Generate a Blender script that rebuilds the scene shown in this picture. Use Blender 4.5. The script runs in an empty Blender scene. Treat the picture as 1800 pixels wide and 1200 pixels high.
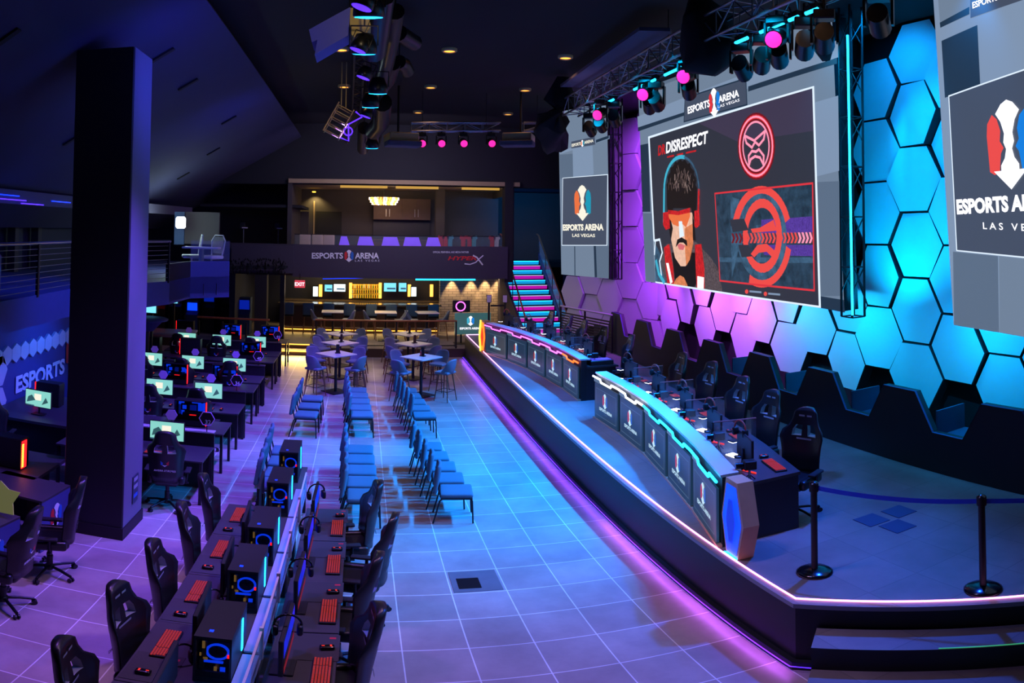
import bpy, math, random
from mathutils import Matrix, Vector
S = bpy.context.scene
C = S.collection
PI = math.pi
R = math.radians
rnd = random.Random(7)

# ---------------------------------------------------------------- camera
H = 4.376                      # eye height over the arena floor
F = 1213.8                     # pixels per radian of the panorama sweep
HEAD, PITCH, ROLL = 0.217, 0.034, 0.008
def _world_dir(x, y, z):
    c, s = math.cos(ROLL), math.sin(ROLL); x, z = c*x - s*z, s*x + c*z
    c, s = math.cos(PITCH), math.sin(PITCH); y, z = c*y - s*z, s*y + c*z
    c, s = math.cos(HEAD), math.sin(HEAD)
    return Vector((c*x + s*y, -s*x + c*y, z))
cd = bpy.data.cameras.new('camera'); cam = bpy.data.objects.new('camera', cd); C.objects.link(cam)
cd.type = 'PANO'; cd.panorama_type = 'EQUIRECTANGULAR'
cd.latitude_max = 362.5/F; cd.latitude_min = -(1200-362.5)/F
cd.longitude_min = -900/F; cd.longitude_max = 900/F
ax, ay, az = _world_dir(1,0,0), _world_dir(0,1,0), _world_dir(0,0,1)
m = Matrix.Identity(4)
for i in range(3):
    m[i][0] = ax[i]; m[i][1] = az[i]; m[i][2] = -ay[i]
m.translation = (0, 0, H)
cam.matrix_world = m
cd.clip_start = 0.05; cd.clip_end = 200
S.camera = cam
# ---------------------------------------------------------------- world, exposure
S.view_settings.view_transform = 'Standard'; S.view_settings.look = 'None'
S.view_settings.gamma = 1; S.view_settings.use_curve_mapping = False
S.view_settings.exposure = 0.0
W = bpy.data.worlds.new('world'); S.world = W; W.use_nodes = True
W.node_tree.nodes['Background'].inputs[0].default_value = (0.02, 0.03, 0.16, 1)
W.node_tree.nodes['Background'].inputs[1].default_value = 0.06
# ---------------------------------------------------------------- light rig (theatre fixtures hung on the trusses, plus added fill spots)
def spot(name, loc, target, col, power, angle=70, blend=0.6, size=0.12):
    d = bpy.data.lights.new(name, 'SPOT'); d.color = col; d.energy = power
    d.spot_size = R(angle); d.spot_blend = blend; d.shadow_soft_size = size
    o = bpy.data.objects.new(name, d); C.objects.link(o); o.location = loc
    o.rotation_euler = (Vector(target) - Vector(loc)).to_track_quat('-Z', 'Y').to_euler()
    return o
def area(name, loc, target, col, power, sx, sy=None):
    d = bpy.data.lights.new(name, 'AREA'); d.color = col; d.energy = power
    d.shape = 'RECTANGLE'; d.size = sx; d.size_y = sy or sx
    o = bpy.data.objects.new(name, d); C.objects.link(o); o.location = loc
    o.rotation_euler = (Vector(target) - Vector(loc)).to_track_quat('-Z', 'Y').to_euler()
    return o
CYAN = (0.0, 0.27, 1.0); BLUE = (0.02, 0.10, 1.0); VIOLET = (0.16, 0.07, 1.0)
MAG = (0.75, 0.05, 0.9); WARM = (1.0, 0.62, 0.25); AMB = (1.0, 0.5, 0.32)
# cyan washes on the stage truss, thrown down across the audience floor
for i, (y, ty, p) in enumerate([(7.6, 8.4, 1900), (9.2, 9.6, 5200), (11.2, 11.2, 6600), (13.2, 13.2, 6600), (15.4, 15.6, 5600)]):
    spot('stage_wash_light', (6.2, y, 7.0), (1.6, ty, 0), CYAN, p, 46, 0.8, 0.10)
# violet washes from the centre truss onto the left aisle
for i, (y, tx, ty, p) in enumerate([(8.4, -3.4, 7.6, 2600), (10.4, -3.0, 11.0, 3200), (12.8, -2.2, 14.5, 3200), (15.2, -1.4, 18.0, 2600)]):
    spot('aisle_wash_light', (-0.4, y, 6.7), (tx, ty, 0), VIOLET, p, 62, 0.9, 0.15)
for (y, tx, ty, p) in [(6.4, 2.5, 5.7, 3200), (9.5, 2.3, 9.2, 1500), (12.5, 2.2, 12.2, 1500), (16.0, 2.0, 16.0, 1300), (19.0, 1.8, 19.6, 500)]:
    spot('stage_wash_light', (6.4, y, 7.1), (tx, ty, 0), (0.01, 0.10, 1.0), p, 64, 1.0, 0.10)  # broad fill spots added to deepen the blue of the floor
spot('front_wash_light', (1.2, 6.2, 7.2), (0.6, 6.0, 0), (0.62, 0.36, 0.70), 900, 80, 1.0, 0.3)
spot('front_wash_light', (-2.4, 6.2, 7.2), (-2.6, 5.6, 0), (0.42, 0.16, 1.0), 900, 80, 1.0, 0.3)
# blue washes on stage
for (y, p) in [(5.6, 450), (9.0, 3600), (13.0, 3000), (17.5, 2600)]:
    spot('stage_blue_light', (2.2, y, 7.2), (4.6, y, 0.8), (0.03, 0.18, 1.0), p, 44, 0.9, 0.2)
# wall washers on the hexagon wall
HEXW = 8.35
for (y, col, p) in [(5.6, (0, 0.30, 1.0), 560), (7.2, (0, 0.36, 1.0), 620), (8.8, (0, 0.46, 1.0), 460)]:
    spot('wall_washer_light', (6.3, y, 7.7), (HEXW, y, 4.6), col, p, 80, 0.8, 0.1)
for (y, col, p) in [(6.6, (0, 0.42, 1.0), 230), (9.4, (0, 0.48, 1.0), 260), (11.3, (0.05, 0.45, 1.0), 260), (13.2, (0.42, 0.10, 0.95), 520), (15.2, (0.45, 0.10, 0.9), 480)]:
    spot('under_screen_light', (7.25, y, 2.95), (HEXW, y, 2.2), col, p*0.55, 150, 0.9, 0.02)
for (y, col, p) in []:
    spot('purple_wall_light', (6.2, y, 7.3), (8.1, y + 0.6, 5.0), col, p, 75, 0.9, 0.1)
for (y, z, p) in [(17.15, 7.6, 700), (17.2, 5.4, 420), (17.2, 3.4, 260)]:
    spot('purple_wall_light', (7.35, y, z), (8.5, y + 0.9, z - 1.6), (0.40, 0.05, 0.95), p, 130, 0.9, 0.02)
for (y, col) in [(6.9, (0, 0.34, 1.0)), (8.9, (0, 0.46, 1.0))]:
    spot('hexagon_fill_light', (7.35, y - 0.6, 2.9), (8.5, y - 0.6, 5.6), col, 330, 120, 0.9, 0.02)  # pair of spots added to light the hexagon panels more evenly
spot('hexagon_top_fill', (7.2, 7.9, 8.0), (8.4, 8.6, 6.2), (0, 0.32, 1.0), 240, 120, 0.9, 0.1)  # added spot brightening the upper hexagons
spot('step_fill_light', (6.6, 2.2, 5.5), (4.3, 3.8, 0.4), (0.03, 0.25, 1.0), 120, 50, 0.8, 0.1)  # small blue spot added so the treads look lit
# warm house downlights and the dim amber fill they give
for x in (-0.4, 1.75, 4.1):
    for y in (6.0, 13.7, 17.4, 21.2):
        spot('house_light', (x, y, 7.9), (x, y, 0), (1.0, 0.50, 0.24), 34 if y > 7 else 60, 110, 1.0, 0.2)
# ---------------------------------------------------------------- materials
MATS = {}
def srgb(c):
    return tuple((v/12.92 if v <= 0.04045 else ((v+0.055)/1.055)**2.4) for v in c)
def mat(name, col, rough=0.5, metal=0.0, emit=None, es=1.0, noise=0.0, nscale=8.0, bump=0.0, alpha=1.0, trans=0.0, spec=0.5, hexcol=True):
    M = bpy.data.materials.new(name); M.use_nodes = True; nt = M.node_tree; N = nt.nodes; L = nt.links
    b = N['Principled BSDF']
    c = srgb(col) if hexcol else col
    b.inputs['Base Color'].default_value = (*c, 1); b.inputs['Roughness'].default_value = rough
    b.inputs['Metallic'].default_value = metal; b.inputs['Specular IOR Level'].default_value = spec
    if trans: b.inputs['Transmission Weight'].default_value = trans
    if alpha < 1: b.inputs['Alpha'].default_value = alpha
    if emit is not None:
        b.inputs['Emission Color'].default_value = (*srgb(emit), 1); b.inputs['Emission Strength'].default_value = es
    if noise or bump:
        t = N.new('ShaderNodeTexNoise'); t.inputs['Scale'].default_value = nscale; t.inputs['Detail'].default_value = 5
        co = N.new('ShaderNodeTexCoord'); L.new(co.outputs['Object'], t.inputs['Vector'])
        if noise:
            mx = N.new('ShaderNodeMix'); mx.data_type = 'RGBA'; mx.blend_type = 'MULTIPLY'; mx.inputs[0].default_value = 1
            rp = N.new('ShaderNodeMapRange'); rp.inputs[3].default_value = 1 - noise; rp.inputs[4].default_value = 1 + noise*0.4
            L.new(t.outputs['Fac'], rp.inputs[0]); mx.inputs[6].default_value = (*c, 1)
            L.new(rp.outputs[0], mx.inputs[7]); L.new(mx.outputs[2], b.inputs['Base Color'])
        if bump:
            bp = N.new('ShaderNodeBump'); bp.inputs['Strength'].default_value = bump
            L.new(t.outputs['Fac'], bp.inputs['Height']); L.new(bp.outputs[0], b.inputs['Normal'])
    MATS[name] = M
    return M
mat('black', (0.10,0.10,0.11), 0.5, noise=0.2)
mat('black_gloss', (0.06,0.06,0.07), 0.18)
mat('black_matte', (0.09,0.09,0.10), 0.85, noise=0.25, nscale=20)
mat('leather', (0.11,0.115,0.12), 0.36, bump=0.06, nscale=60)
mat('leather_mark', (0.62,0.64,0.66), 0.4)
mat('metal_dark', (0.20,0.20,0.22), 0.35, 0.8)
mat('metal', (0.62,0.63,0.66), 0.3, 0.9)
mat('desk', (0.24,0.235,0.25), 0.5, noise=0.15)
mat('desk_mat', (0.20,0.20,0.215), 0.75, noise=0.1, nscale=90)
mat('mat_red', (0.75,0.15,0.22), 0.6)
mat('keys', (0.16,0.10,0.11), 0.5, emit=(0.85,0.22,0.18), es=0.45)
mat('led_red', (0.9,0.1,0.1), 0.4, emit=(1.0,0.10,0.12), es=2.6)
mat('led_redsoft', (0.5,0.1,0.1), 0.4, emit=(1.0,0.22,0.15), es=0.9)
mat('led_cyan', (0.2,0.7,1), 0.4, emit=(0.10,0.72,1.0), es=6.0)
mat('led_blue', (0.1,0.2,1), 0.4, emit=(0.02,0.20,1.0), es=2.2)
mat('led_deepblue', (0.1,0.2,1), 0.3, emit=(0.03,0.16,0.75), es=0.5)
mat('led_white', (1,1,1), 0.4, emit=(0.96,0.96,1.0), es=6.0)
mat('led_magenta', (1,0.3,0.9), 0.4, emit=(0.98,0.35,0.95), es=4.0)
mat('led_edge', (1,0.7,0.9), 0.4, emit=(1.0,0.62,0.98), es=4.0)
mat('led_pink', (1,0.2,0.6), 0.4, emit=(1.0,0.14,0.56), es=1.7)
mat('led_violet', (0.5,0.3,1), 0.4, emit=(0.30,0.14,1.0), es=2.2)
mat('led_orange', (1,0.4,0.1), 0.4, emit=(1.0,0.36,0.10), es=3.0)
mat('led_yellow', (1,0.8,0.2), 0.4, emit=(1.0,0.80,0.22), es=4.5)
mat('led_gold', (1,0.75,0.3), 0.4, emit=(1.0,0.70,0.26), es=3.0)
mat('cove', (0.9,0.7,0.4), 0.4, emit=(0.80,0.62,0.26), es=0.9)
mat('led_warmdisc', (1,0.85,0.5), 0.4, emit=(0.86,0.68,0.36), es=0.9)
mat('step_cyan', (0.1,0.7,0.9), 0.4, emit=(0.05,0.62,0.82), es=0.8)
mat('step_mag', (0.9,0.1,0.7), 0.4, emit=(0.74,0.06,0.62), es=0.85)
mat('step_tread', (0.35,0.37,0.42), 0.6, noise=0.2)
mat('pc_blue', (0.05,0.1,0.4), 0.3, emit=(0.03,0.22,0.95), es=1.8)
mat('pc_gold_glint', (0.6,0.5,0.3), 0.4, emit=(0.66,0.50,0.24), es=0.6)  # emission paints the light caught by the copper parts
mat('pc_inside', (0.16,0.15,0.2), 0.5, noise=0.3)
mat('pc_copper', (0.62,0.5,0.32), 0.4, 0.6)
mat('glass_dark', (0.03,0.03,0.05), 0.08, alpha=0.35)
mat('glass', (0.55,0.65,0.72), 0.04, alpha=0.10, spec=0.8)
mat('acrylic', (0.72,0.80,0.92), 0.25, alpha=0.42)
mat('acrylic_shelf', (0.62,0.60,0.72), 0.4)
mat('acrylic_lit', (0.55,0.7,1.0), 0.3, emit=(0.08,0.42,1.0), es=0.55, alpha=0.8)  # blue light of the tower strips, put into the acrylic as emission
mat('fabric_blue', (0.30,0.40,0.46), 0.9, noise=0.18, nscale=120, bump=0.05)
mat('stool_shell', (0.46,0.50,0.56), 0.6, noise=0.1)
mat('wood_leg', (0.52,0.34,0.24), 0.5, noise=0.2, nscale=20)
mat('table_white', (0.78,0.76,0.76), 0.35, noise=0.05)
mat('table_wood', (0.72,0.52,0.36), 0.4, noise=0.2)
mat('wood_rail', (0.62,0.34,0.22), 0.4, noise=0.25, nscale=10)
mat('counter_white', (0.80,0.80,0.82), 0.4)
mat('counter_edge', (0.80,0.66,0.50), 0.5, noise=0.15)
mat('panel_print', (0.20,0.25,0.30), 0.45)
mat('p_screen', (0.05,0.07,0.09), 0.3, emit=(0.10,0.20,0.30), es=1.0)
mat('p_line', (0.2,0.25,0.3), 0.3, emit=(0.34,0.44,0.52), es=0.8)
mat('p_white', (0.2,0.25,0.3), 0.3, emit=(0.78,0.92,0.98), es=1.0)
mat('p_red', (0.2,0.05,0.05), 0.3, emit=(0.75,0.20,0.20), es=0.9)
mat('p_blue', (0.05,0.1,0.2), 0.3, emit=(0.10,0.36,0.75), es=0.9)
mat('panel_line', (0.45,0.48,0.52), 0.5)
mat('logo_white', (0.92,0.93,0.95), 0.45)
mat('logo_red', (0.82,0.20,0.20), 0.45)
mat('logo_blue', (0.16,0.42,0.75), 0.45)
mat('hex_panel', (0.80,0.82,0.84), 0.38, noise=0.05, nscale=2)
mat('wall_black', (0.085,0.09,0.115), 0.8, noise=0.2, nscale=5)
mat('wall_dark', (0.16,0.17,0.24), 0.85, noise=0.2, nscale=3)
mat('plinth', (0.10,0.105,0.13), 0.55, noise=0.1)
mat('recess', (0.16,0.26,0.38), 0.7)
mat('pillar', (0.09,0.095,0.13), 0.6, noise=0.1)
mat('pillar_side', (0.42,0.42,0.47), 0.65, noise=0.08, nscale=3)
mat('stage_face', (0.12,0.13,0.165), 0.5, noise=0.08)
mat('nosing', (0.55,0.56,0.62), 0.4)
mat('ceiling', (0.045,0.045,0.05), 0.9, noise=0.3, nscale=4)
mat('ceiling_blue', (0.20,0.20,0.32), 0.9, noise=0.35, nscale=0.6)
mat('soffit', (0.33,0.31,0.38), 0.85, noise=0.15, nscale=2)
mat('drape', (0.06,0.06,0.065), 0.95, bump=0.5, nscale=6)
mat('truss', (0.55,0.56,0.60), 0.35, 0.85)
mat('fascia', (0.235,0.215,0.275), 0.75, noise=0.08)
mat('fascia_blue', (0.25,0.28,0.50), 0.7, noise=0.1)
mat('mezz_wall', (0.25,0.235,0.23), 0.85, noise=0.12)
mat('mezz_tan', (0.62,0.54,0.40), 0.85, noise=0.1)
mat('cabinet', (0.30,0.22,0.18), 0.6, noise=0.2)
mat('cream', (0.78,0.70,0.58), 0.7)
mat('purple_reflection', (0.50,0.34,0.85), 0.6, emit=(0.40,0.24,0.85), es=0.9)  # glow painted in place of the purple reflection in the railing
mat('cloth_red', (0.75,0.18,0.2), 0.8); mat('cloth_teal', (0.3,0.6,0.6), 0.8); mat('cloth_white', (0.8,0.8,0.8), 0.8)
mat('bar_front', (0.30,0.22,0.18), 0.5, noise=0.2)
mat('bar_top', (0.42,0.36,0.30), 0.2, noise=0.2)
mat('tv_blue', (0.1,0.2,0.3), 0.2, emit=(0.45,0.80,0.92), es=1.5)
mat('tv_white', (0.3,0.3,0.3), 0.2, emit=(0.9,0.97,1.0), es=1.9)
mat('shelf_glow', (0.9,0.65,0.2), 0.4, emit=(0.86,0.62,0.14), es=1.1)
mat('bottle_amber', (0.6,0.35,0.1), 0.15); mat('bottle_green', (0.2,0.4,0.2), 0.15); mat('bottle_clear', (0.8,0.8,0.75), 0.15)
mat('belt_blue', (0.16,0.36,0.95), 0.6)
mat('edge_green', (0.3,0.8,0.55), 0.4, emit=(0.22,0.62,0.42), es=0.8)
mat('sign_white', (0.85,0.84,0.86), 0.5)
mat('exit_red', (0.8,0.3,0.35), 0.4, emit=(0.85,0.25,0.3), es=0.8)
mat('screen_green', (0.3,0.4,0.4), 0.3, emit=(0.58,0.90,0.84), es=0.85)
mat('screen_art', (0.2,0.3,0.3), 0.3, emit=(0.20,0.36,0.36), es=0.9)
mat('hex_violet', (0.62,0.45,0.85), 0.5, emit=(0.5,0.35,0.8), es=0.2)
mat('headset_red', (0.75,0.25,0.2), 0.5)
mat('speaker_tan', (0.70,0.62,0.42), 0.6, noise=0.2)
mat('speaker_blue', (0.28,0.30,0.62), 0.7)
mat('poster', (0.70,0.72,0.35), 0.4, emit=(0.50,0.54,0.30), es=0.35)  # emission puts the light falling on the print into its colour
mat('grey_fabric', (0.45,0.45,0.48), 0.8)
mat('lamp_black_body', (0.05,0.055,0.065), 0.35, bump=0.2, nscale=12)
mat('toe', (0.04,0.04,0.05), 0.6)
mat('hatch', (0.42,0.40,0.42), 0.5, noise=0.3, nscale=5)
# LED wall surfaces (they give off light)
def scr(name, c, es=1.0, tex=0.0, sc=9.0):
    M = mat(name, (0.02,0.02,0.02), 0.5, emit=c, es=es)
    if tex:      # printed or filmed texture of the picture itself
        N = M.node_tree.nodes; L = M.node_tree.links; t = N.new('ShaderNodeTexNoise'); t.inputs['Scale'].default_value = sc; t.inputs['Detail'].default_value = 8; t.inputs['Roughness'].default_value = 0.7
        co = N.new('ShaderNodeTexCoord'); L.new(co.outputs['Object'], t.inputs['Vector'])
        r = N.new('ShaderNodeMapRange'); r.inputs[1].default_value = 0.35; r.inputs[2].default_value = 0.65; r.inputs[3].default_value = es*(1-tex); r.inputs[4].default_value = es*(1+tex)
        L.new(t.outputs['Fac'], r.inputs[0]); L.new(r.outputs[0], N['Principled BSDF'].inputs['Emission Strength'])
scr('s_grey', (0.44,0.51,0.60)); scr('s_grey2', (0.36,0.43,0.52)); scr('s_grey3', (0.50,0.58,0.69)); scr('s_shadow', (0.13,0.20,0.28))
scr('s_panel', (0.27,0.31,0.39)); scr('s_ink', (0.19,0.20,0.25)); scr('s_ink2', (0.25,0.22,0.31)); scr('s_white', (0.97,0.97,1.0), 1.4)
scr('s_frame', (0.86,0.92,0.98), 1.1); scr('s_cream', (0.95,0.93,0.86), 1.1); scr('s_red', (0.88,0.20,0.24)); scr('s_red2', (0.93,0.30,0.28), 1.0)
scr('s_orange', (0.93,0.45,0.25)); scr('s_blue', (0.08,0.50,0.88)); scr('s_teal', (0.10,0.60,0.72)); scr('s_pink', (1.0,0.55,0.66), 1.3)
scr('s_skin', (0.93,0.74,0.64), 1, 0.12, 8); scr('s_skin2', (0.85,0.50,0.32), 1, 0.25, 8); scr('s_hair', (0.10,0.08,0.08)); scr('s_hair2', (0.38,0.31,0.30), 1, 0.6, 25)
scr('s_black', (0.05,0.05,0.06)); scr('s_hair3', (0.55,0.47,0.45), 1, 0.4, 25); scr('s_gearred', (0.78,0.12,0.14), 1, 0.4, 14); scr('s_cyan', (0.25,0.70,0.82)); scr('s_jacket', (0.33,0.29,0.31), 1, 0.6, 22)
scr('s_slate', (0.15,0.24,0.32), 1, 0.5, 5); scr('s_slate2', (0.22,0.35,0.46), 1, 0.5, 4); scr('s_mesh', (0.33,0.22,0.60), 1, 0.4, 30); scr('s_darkred', (0.45,0.08,0.12)); scr('s_mouth', (0.85,0.42,0.45))
# ---- tiled floors
def tiles(name, c1, c2, grout, size, off, rough, ns=1.2):
    M = bpy.data.materials.new(name); M.use_nodes = True; nt = M.node_tree; N = nt.nodes; L = nt.links; b = N['Principled BSDF']
    co = N.new('ShaderNodeTexCoord'); mp = N.new('ShaderNodeMapping'); mp.inputs['Location'].default_value = (off[0], off[1], 0)
    mp.inputs['Rotation'].default_value = (0, 0, off[2] if len(off) > 2 else 0)
    L.new(co.outputs['Object'], mp.inputs[0])
    br = N.new('ShaderNodeTexBrick'); br.offset = 0; br.squash = 1
    br.inputs['Scale'].default_value = 1; br.inputs['Brick Width'].default_value = size; br.inputs['Row Height'].default_value = size
    br.inputs['Mortar Size'].default_value = 0.0065; br.inputs['Mortar Smooth'].default_value = 0.1; br.inputs['Bias'].default_value = 0
    br.inputs['Color1'].default_value = (*srgb(c1), 1); br.inputs['Color2'].default_value = (*srgb(c2), 1); br.inputs['Mortar'].default_value = (*srgb(grout), 1)
    L.new(mp.outputs[0], br.inputs['Vector'])
    t = N.new('ShaderNodeTexNoise'); t.inputs['Scale'].default_value = ns; t.inputs['Detail'].default_value = 8; t.inputs['Roughness'].default_value = 0.65
    L.new(co.outputs['Object'], t.inputs['Vector'])
    rp = N.new('ShaderNodeMapRange'); rp.inputs[1].default_value = 0.3; rp.inputs[2].default_value = 0.7; rp.inputs[3].default_value = 0.72; rp.inputs[4].default_value = 1.15
    L.new(t.outputs['Fac'], rp.inputs[0])
    mx = N.new('ShaderNodeMix'); mx.data_type = 'RGBA'; mx.blend_type = 'MULTIPLY'; mx.inputs[0].default_value = 1
    L.new(br.outputs['Color'], mx.inputs[6]); L.new(rp.outputs[0], mx.inputs[7]); L.new(mx.outputs[2], b.inputs['Base Color'])
    r2 = N.new('ShaderNodeMapRange'); r2.inputs[3].default_value = rough - 0.08; r2.inputs[4].default_value = rough + 0.12
    L.new(t.outputs['Fac'], r2.inputs[0]); L.new(r2.outputs[0], b.inputs['Roughness'])
    bp = N.new('ShaderNodeBump'); bp.inputs['Strength'].default_value = 0.15; bp.inputs['Distance'].default_value = 0.01; bp.invert = True
    L.new(br.outputs['Fac'], bp.inputs['Height']); L.new(bp.outputs[0], b.inputs['Normal'])
    MATS[name] = M
tiles('floor_tile', (0.60,0.545,0.53), (0.66,0.60,0.585), (0.88,0.86,0.85), 0.6, (-0.4206, -0.23), 0.33)
tiles('stage_tile', (0.47,0.43,0.42), (0.50,0.46,0.45), (0.43,0.40,0.39), 0.6, (0.1, 0.2, 0.0), 0.5)
def brickwall(name):
    M = bpy.data.materials.new(name); M.use_nodes = True; nt = M.node_tree; N = nt.nodes; L = nt.links; b = N['Principled BSDF']
    co = N.new('ShaderNodeTexCoord'); mp = N.new('ShaderNodeMapping'); mp.inputs['Rotation'].default_value = (PI/2, 0, 0)
    L.new(co.outputs['Object'], mp.inputs[0])
    br = N.new('ShaderNodeTexBrick'); br.inputs['Scale'].default_value = 1; br.inputs['Brick Width'].default_value = 0.3; br.inputs['Row Height'].default_value = 0.1
    br.inputs['Mortar Size'].default_value = 0.008
    br.inputs['Color1'].default_value = (*srgb((0.62,0.56,0.50)), 1); br.inputs['Color2'].default_value = (*srgb((0.52,0.46,0.42)), 1); br.inputs['Mortar'].default_value = (*srgb((0.30,0.27,0.26)), 1)
    L.new(mp.outputs[0], br.inputs['Vector']); L.new(br.outputs['Color'], b.inputs['Base Color']); b.inputs['Roughness'].default_value = 0.8
    MATS[name] = M
brickwall('brick')

# ---------------------------------------------------------------- mesh builder
class MB:
    def __init__(s): s.v = []; s.f = []; s.m = []; s.sm = []; s.names = []; s.M = Matrix.Identity(4)
    def mi(s, n):
        if n not in s.names: s.names.append(n)
        return s.names.index(n)
    def add(s, vs, fs, mt, smooth=False):
        b = len(s.v); k = s.mi(mt)
        s.v += [tuple(s.M @ Vector(p)) for p in vs]
        for f in fs: s.f.append(tuple(b + i for i in f)); s.m.append(k); s.sm.append(smooth)
        return s
    def box(s, c, d, mt, rz=0, rx=0, ry=0, bev=0):
        x, y, z = d[0]/2, d[1]/2, d[2]/2
        Q = Matrix.Translation(c) @ Matrix.Rotation(rz, 4, 'Z') @ Matrix.Rotation(ry, 4, 'Y') @ Matrix.Rotation(rx, 4, 'X')
        if bev > 0:
            b = min(bev, x*0.9, y*0.9, z*0.9); vs = []; idx = {}
            for sx in (-1, 1):
                for sy in (-1, 1):
                    for sz in (-1, 1):
                        for a in range(3):
                            p = [sx*(x-b), sy*(y-b), sz*(z-b)]; p[a] = (sx, sy, sz)[a]*(x, y, z)[a]
                            idx[(sx, sy, sz, a)] = len(vs); vs.append(p)
            fs = []
            for a in range(3):
                o = [i for i in range(3) if i != a]
                for sg in (-1, 1):
                    q = []
                    for (u, w) in ((-1,-1),(1,-1),(1,1),(-1,1)):
                        k = [0,0,0]; k[a] = sg; k[o[0]] = u; k[o[1]] = w; q.append(idx[(*k, a)])
                    fs.append(q)
                for u in (-1, 1):
                    for w in (-1, 1):
                        k1 = [0,0,0]; k1[a] = -1; k1[o[0]] = u; k1[o[1]] = w; k2 = list(k1); k2[a] = 1
                        fs.append([idx[(*k1, o[0])], idx[(*k2, o[0])], idx[(*k2, o[1])], idx[(*k1, o[1])]])
            for sx in (-1, 1):
                for sy in (-1, 1):
                    for sz in (-1, 1): fs.append([idx[(sx, sy, sz, a)] for a in range(3)])
        else:
            vs = [(i, j, k) for i in (-x, x) for j in (-y, y) for k in (-z, z)]
            fs = [(0,1,3,2),(4,6,7,5),(0,4,5,1),(2,3,7,6),(0,2,6,4),(1,5,7,3)]
        return s.add([Q @ Vector(p) for p in vs], fs, mt)
    def pad(s, c, d, r, mt, n=4, rx=0, ry=0, rz=0, fn=None):      # soft rounded cushion
        x, y, z = d[0]/2, d[1]/2, d[2]/2; r = min(r, x, y, z)
        Q = Matrix.Translation(c) @ Matrix.Rotation(rz, 4, 'Z') @ Matrix.Rotation(ry, 4, 'Y') @ Matrix.Rotation(rx, 4, 'X')
        def ticks(h):
            return [-h] + [-h + r*(1-math.cos(PI/2*(i+1)/2)) for i in range(2)] + [h*(-1 + 2*(i+1)/(n)) for i in range(n-1)] + [h - r*(1-math.cos(PI/2*(2-i)/2)) for i in range(2)] + [h]
        vs = []; fs = []
        for a in range(3):
            o = [i for i in range(3) if i != a]; hh = (x, y, z)
            ta = sorted(set(round(t, 5) for t in ticks(hh[o[0]]))); tb = sorted(set(round(t, 5) for t in ticks(hh[o[1]])))
            for sg in (-1, 1):
                b = len(vs)
                for u in ta:
                    for w in tb:
                        p = [0,0,0]; p[a] = sg*hh[a]; p[o[0]] = u; p[o[1]] = w
                        q = [max(-(hh[i]-r), min(hh[i]-r, p[i])) for i in range(3)]
                        dv = Vector([p[i]-q[i] for i in range(3)])
                        if dv.length > 1e-9: dv = dv.normalized()*r
                        pt = Vector(q) + dv
                        if fn: pt = Vector(fn(pt))
                        vs.append(Q @ pt)
                nb = len(tb)
                for i in range(len(ta)-1):
                    for j in range(nb-1):
                        f = (b+i*nb+j, b+(i+1)*nb+j, b+(i+1)*nb+j+1, b+i*nb+j+1)
                        fs.append(f if (sg > 0) ^ (a == 1) else f[::-1])
        return s.add(vs, fs, mt, True)
    def cyl(s, p0, p1, r, mt, n=12, r1=None, cap=True, smooth=True):
        p0, p1 = Vector(p0), Vector(p1); r1 = r if r1 is None else r1
        d = (p1-p0).normalized(); a = d.orthogonal().normalized(); b = d.cross(a)
        vs = []
        for (p, q) in ((p0, r), (p1, r1)):
            for i in range(n):
                t = 2*PI*i/n; vs.append(p + (a*math.cos(t) + b*math.sin(t))*q)
        s.add(vs, [(i, (i+1) % n, n+(i+1) % n, n+i) for i in range(n)], mt, smooth)
        if cap: s.add(vs[:n], [tuple(range(n))[::-1]], mt); s.add(vs[n:], [tuple(range(n))], mt)
        return s
    def tube(s, pts, r, mt, n=8, closed=False):
        pts = [Vector(p) for p in pts]; k = len(pts); rings = []; a = None
        for i, p in enumerate(pts):
            if closed: d = (pts[(i+1) % k] - pts[i-1])
            else: d = pts[min(i+1, k-1)] - pts[max(i-1, 0)]
            d.normalize()
            a = d.orthogonal().normalized() if a is None else (a - d*a.dot(d)).normalized()
            b = d.cross(a); rings.append([p + (a*math.cos(2*PI*j/n) + b*math.sin(2*PI*j/n))*r for j in range(n)])
        vs = [q for rg in rings for q in rg]; fs = []
        for i in range(k if closed else k-1):
            i2 = (i+1) % k
            for j in range(n): fs.append((i*n+j, i*n+(j+1) % n, i2*n+(j+1) % n, i2*n+j))
        s.add(vs, fs, mt, True)
        if not closed: s.add(rings[0], [tuple(range(n))[::-1]], mt); s.add(rings[-1], [tuple(range(n))], mt)
        return s
    def lathe(s, prof, mt, c=(0,0,0), n=20, smooth=True):
        vs = [(c[0]+r*math.cos(2*PI*j/n), c[1]+r*math.sin(2*PI*j/n), c[2]+z) for r, z in prof for j in range(n)]
        fs = [(i*n+j, i*n+(j+1) % n, (i+1)*n+(j+1) % n, (i+1)*n+j) for i in range(len(prof)-1) for j in range(n)]
        s.add(vs, fs, mt, smooth)
        if prof[0][0] > 1e-4: s.add(vs[:n], [tuple(range(n))[::-1]], mt)
        if prof[-1][0] > 1e-4: s.add(vs[-n:], [tuple(range(n))], mt)
        return s
    def prism(s, poly, t, mt, fr=None, back=True):   # poly (u,w) in a frame: origin, U, W, thickness along U x W
        fr = fr or ((0,0,0), (1,0,0), (0,1,0)); O, U, Wv = [Vector(a) for a in fr]; N = U.cross(Wv).normalized()
        a = [O + U*p[0] + Wv*p[1] + N*t for p in poly]; b = [O + U*p[0] + Wv*p[1] for p in poly]; n = len(poly)
        fs = [tuple(range(n))] + ([tuple(range(n, 2*n))[::-1]] if back else []) + [(i, n+i, n+(i+1) % n, (i+1) % n) for i in range(n)]
        return s.add(a+b, fs, mt)
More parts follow.
